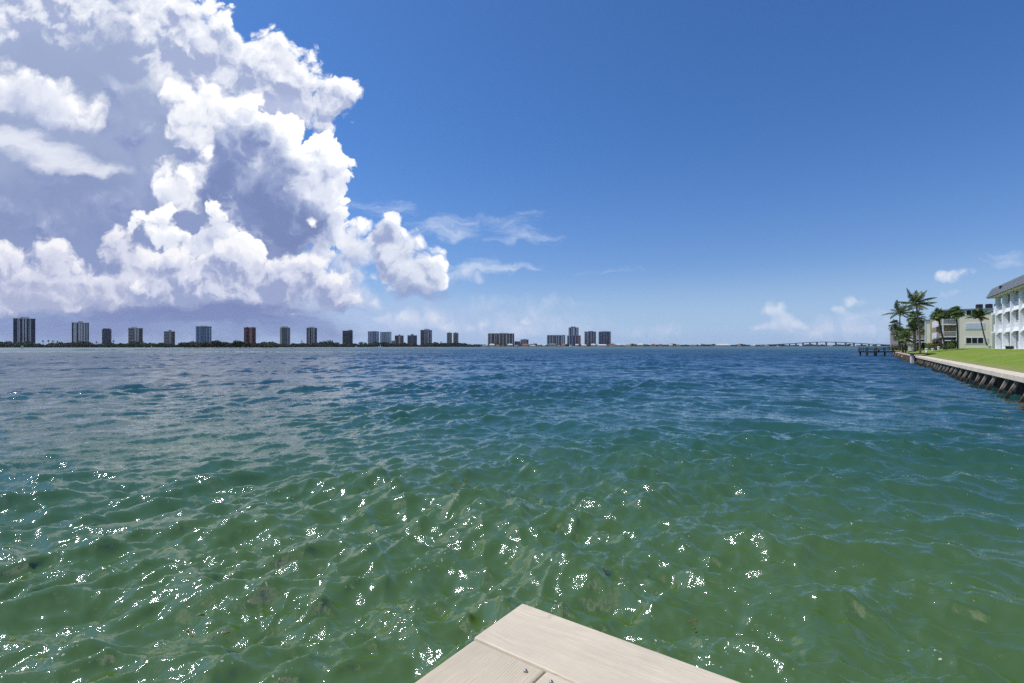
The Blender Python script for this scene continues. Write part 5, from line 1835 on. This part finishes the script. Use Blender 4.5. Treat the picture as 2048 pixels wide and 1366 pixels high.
B1 = board_mat('composite_board_front', (0.69, 0.595, 0.445), 0.45)
B2 = board_mat('composite_board_side', (0.64, 0.545, 0.40), 1.0)
ys = sorted((0, sg * BW))
cap(0, 3.2, ys[0], ys[1], B1)
off = (PB - PA).dot(U)
y2 = sorted((sg * (BW + 0.0012), sg * (BW + 3.0)))
cap(0.004, BW * 1.0, y2[0], y2[1], B2, True, -0.0012)
y3 = sorted((sg * (BW + 0.0004), sg * BW * 2))
cap(BW + 0.0024, 3.2, y3[0], y3[1], B1, False, -0.0006)
STEEL = mat('steel_screw', (0.42, 0.40, 0.38), 0.4, 0.05, 5, 0, 0.5, metal=1.0)
def local(x, y):
    q = cap_pt(x, y) - PA
    return q.dot(U), q.dot(Vv) * sg
for sx, sy in ((1051, 1342), (1102.5, 1364.5)):
    lx, ly = local(sx, sy)
    s = MB()
    s.tube([(lx, ly, -0.004), (lx, ly, 0.0006), (lx, ly, 0.0022), (lx, ly, 0.0028)], [0.0030, 0.0032, 0.0024, 0.001], 14)
    s.build('screw', STEEL, rail, (0, 0, zt))
# posts and rails below the cap
def rbox(x0, x1, y0, y1, z0, z1, name):
    ya, yb = sorted((y0 * sg, y1 * sg))
    MB().box(x0, x1, ya, yb, z0, z1).build(name, B1, rail, (0, 0, 0), 0, 0.003)
rbox(0.05, 0.15, 0.05, 0.15, -1.9, zt - TH - 0.002, 'post')
rbox(1.75, 1.85, 0.05, 0.15, -1.9, zt - TH - 0.002, 'post')
rbox(0.05, 0.15, 1.65, 1.75, -1.9, zt - TH - 0.002, 'post')
rbox(0.152, 3.1, 0.085, 0.125, zt - 0.13, zt - 0.04, 'rail')
rbox(0.085, 0.125, 0.152, 2.9, zt - 0.13, zt - 0.04, 'rail')
# a few drifting bits of seaweed
sw_ = MB()
r = random.Random(33)
for (x, y) in ((915, 978), (925, 972), (1075, 1010), (1260, 1010), (1525, 1078), (390, 1262), (445, 1272), (1500, 1320), (1390, 1262)):
    d = H * 1024 / (y - HY)
    p = px(x, y, d)
    for j in range(3):
        a = r.uniform(0, 6.28)
        c_ = Vector((p.x + r.gauss(0, 0.05), p.y + r.gauss(0, 0.09), r.uniform(-0.02, 0.12)))
        v = Vector((math.cos(a), math.sin(a), r.uniform(-.2, .2))) * r.uniform(0.015, 0.04)
        sw_.tube([c_ - v, c_ + Vector((0, 0, 0.01)), c_ + v], [0.004, 0.009, 0.003], 5)
structure(sw_.build('seaweed', mat('brown_seaweed', (0.22, 0.10, 0.03), 0.7, 0.4, 5)), 'stuff')

# ------------------------------------------------------------------ sea air
hz = bpy.data.materials.new('sea_air')
hz.use_nodes = True
hz.node_tree.nodes.clear()
k = NT(hz.node_tree)
pv = k.node('ShaderNodeVolumePrincipled')
pv.inputs['Color'].default_value = (0.80, 0.88, 1.0, 1)
pv.inputs['Density'].default_value = 0.00003
pv.inputs['Anisotropy'].default_value = 0.2
o = k.node('ShaderNodeOutputMaterial')
k.t.links.new(pv.outputs[0], o.inputs['Volume'])
structure(MB().box(-9000, 9000, -300, 9000, -4, 140).build('haze', hz), 'stuff')
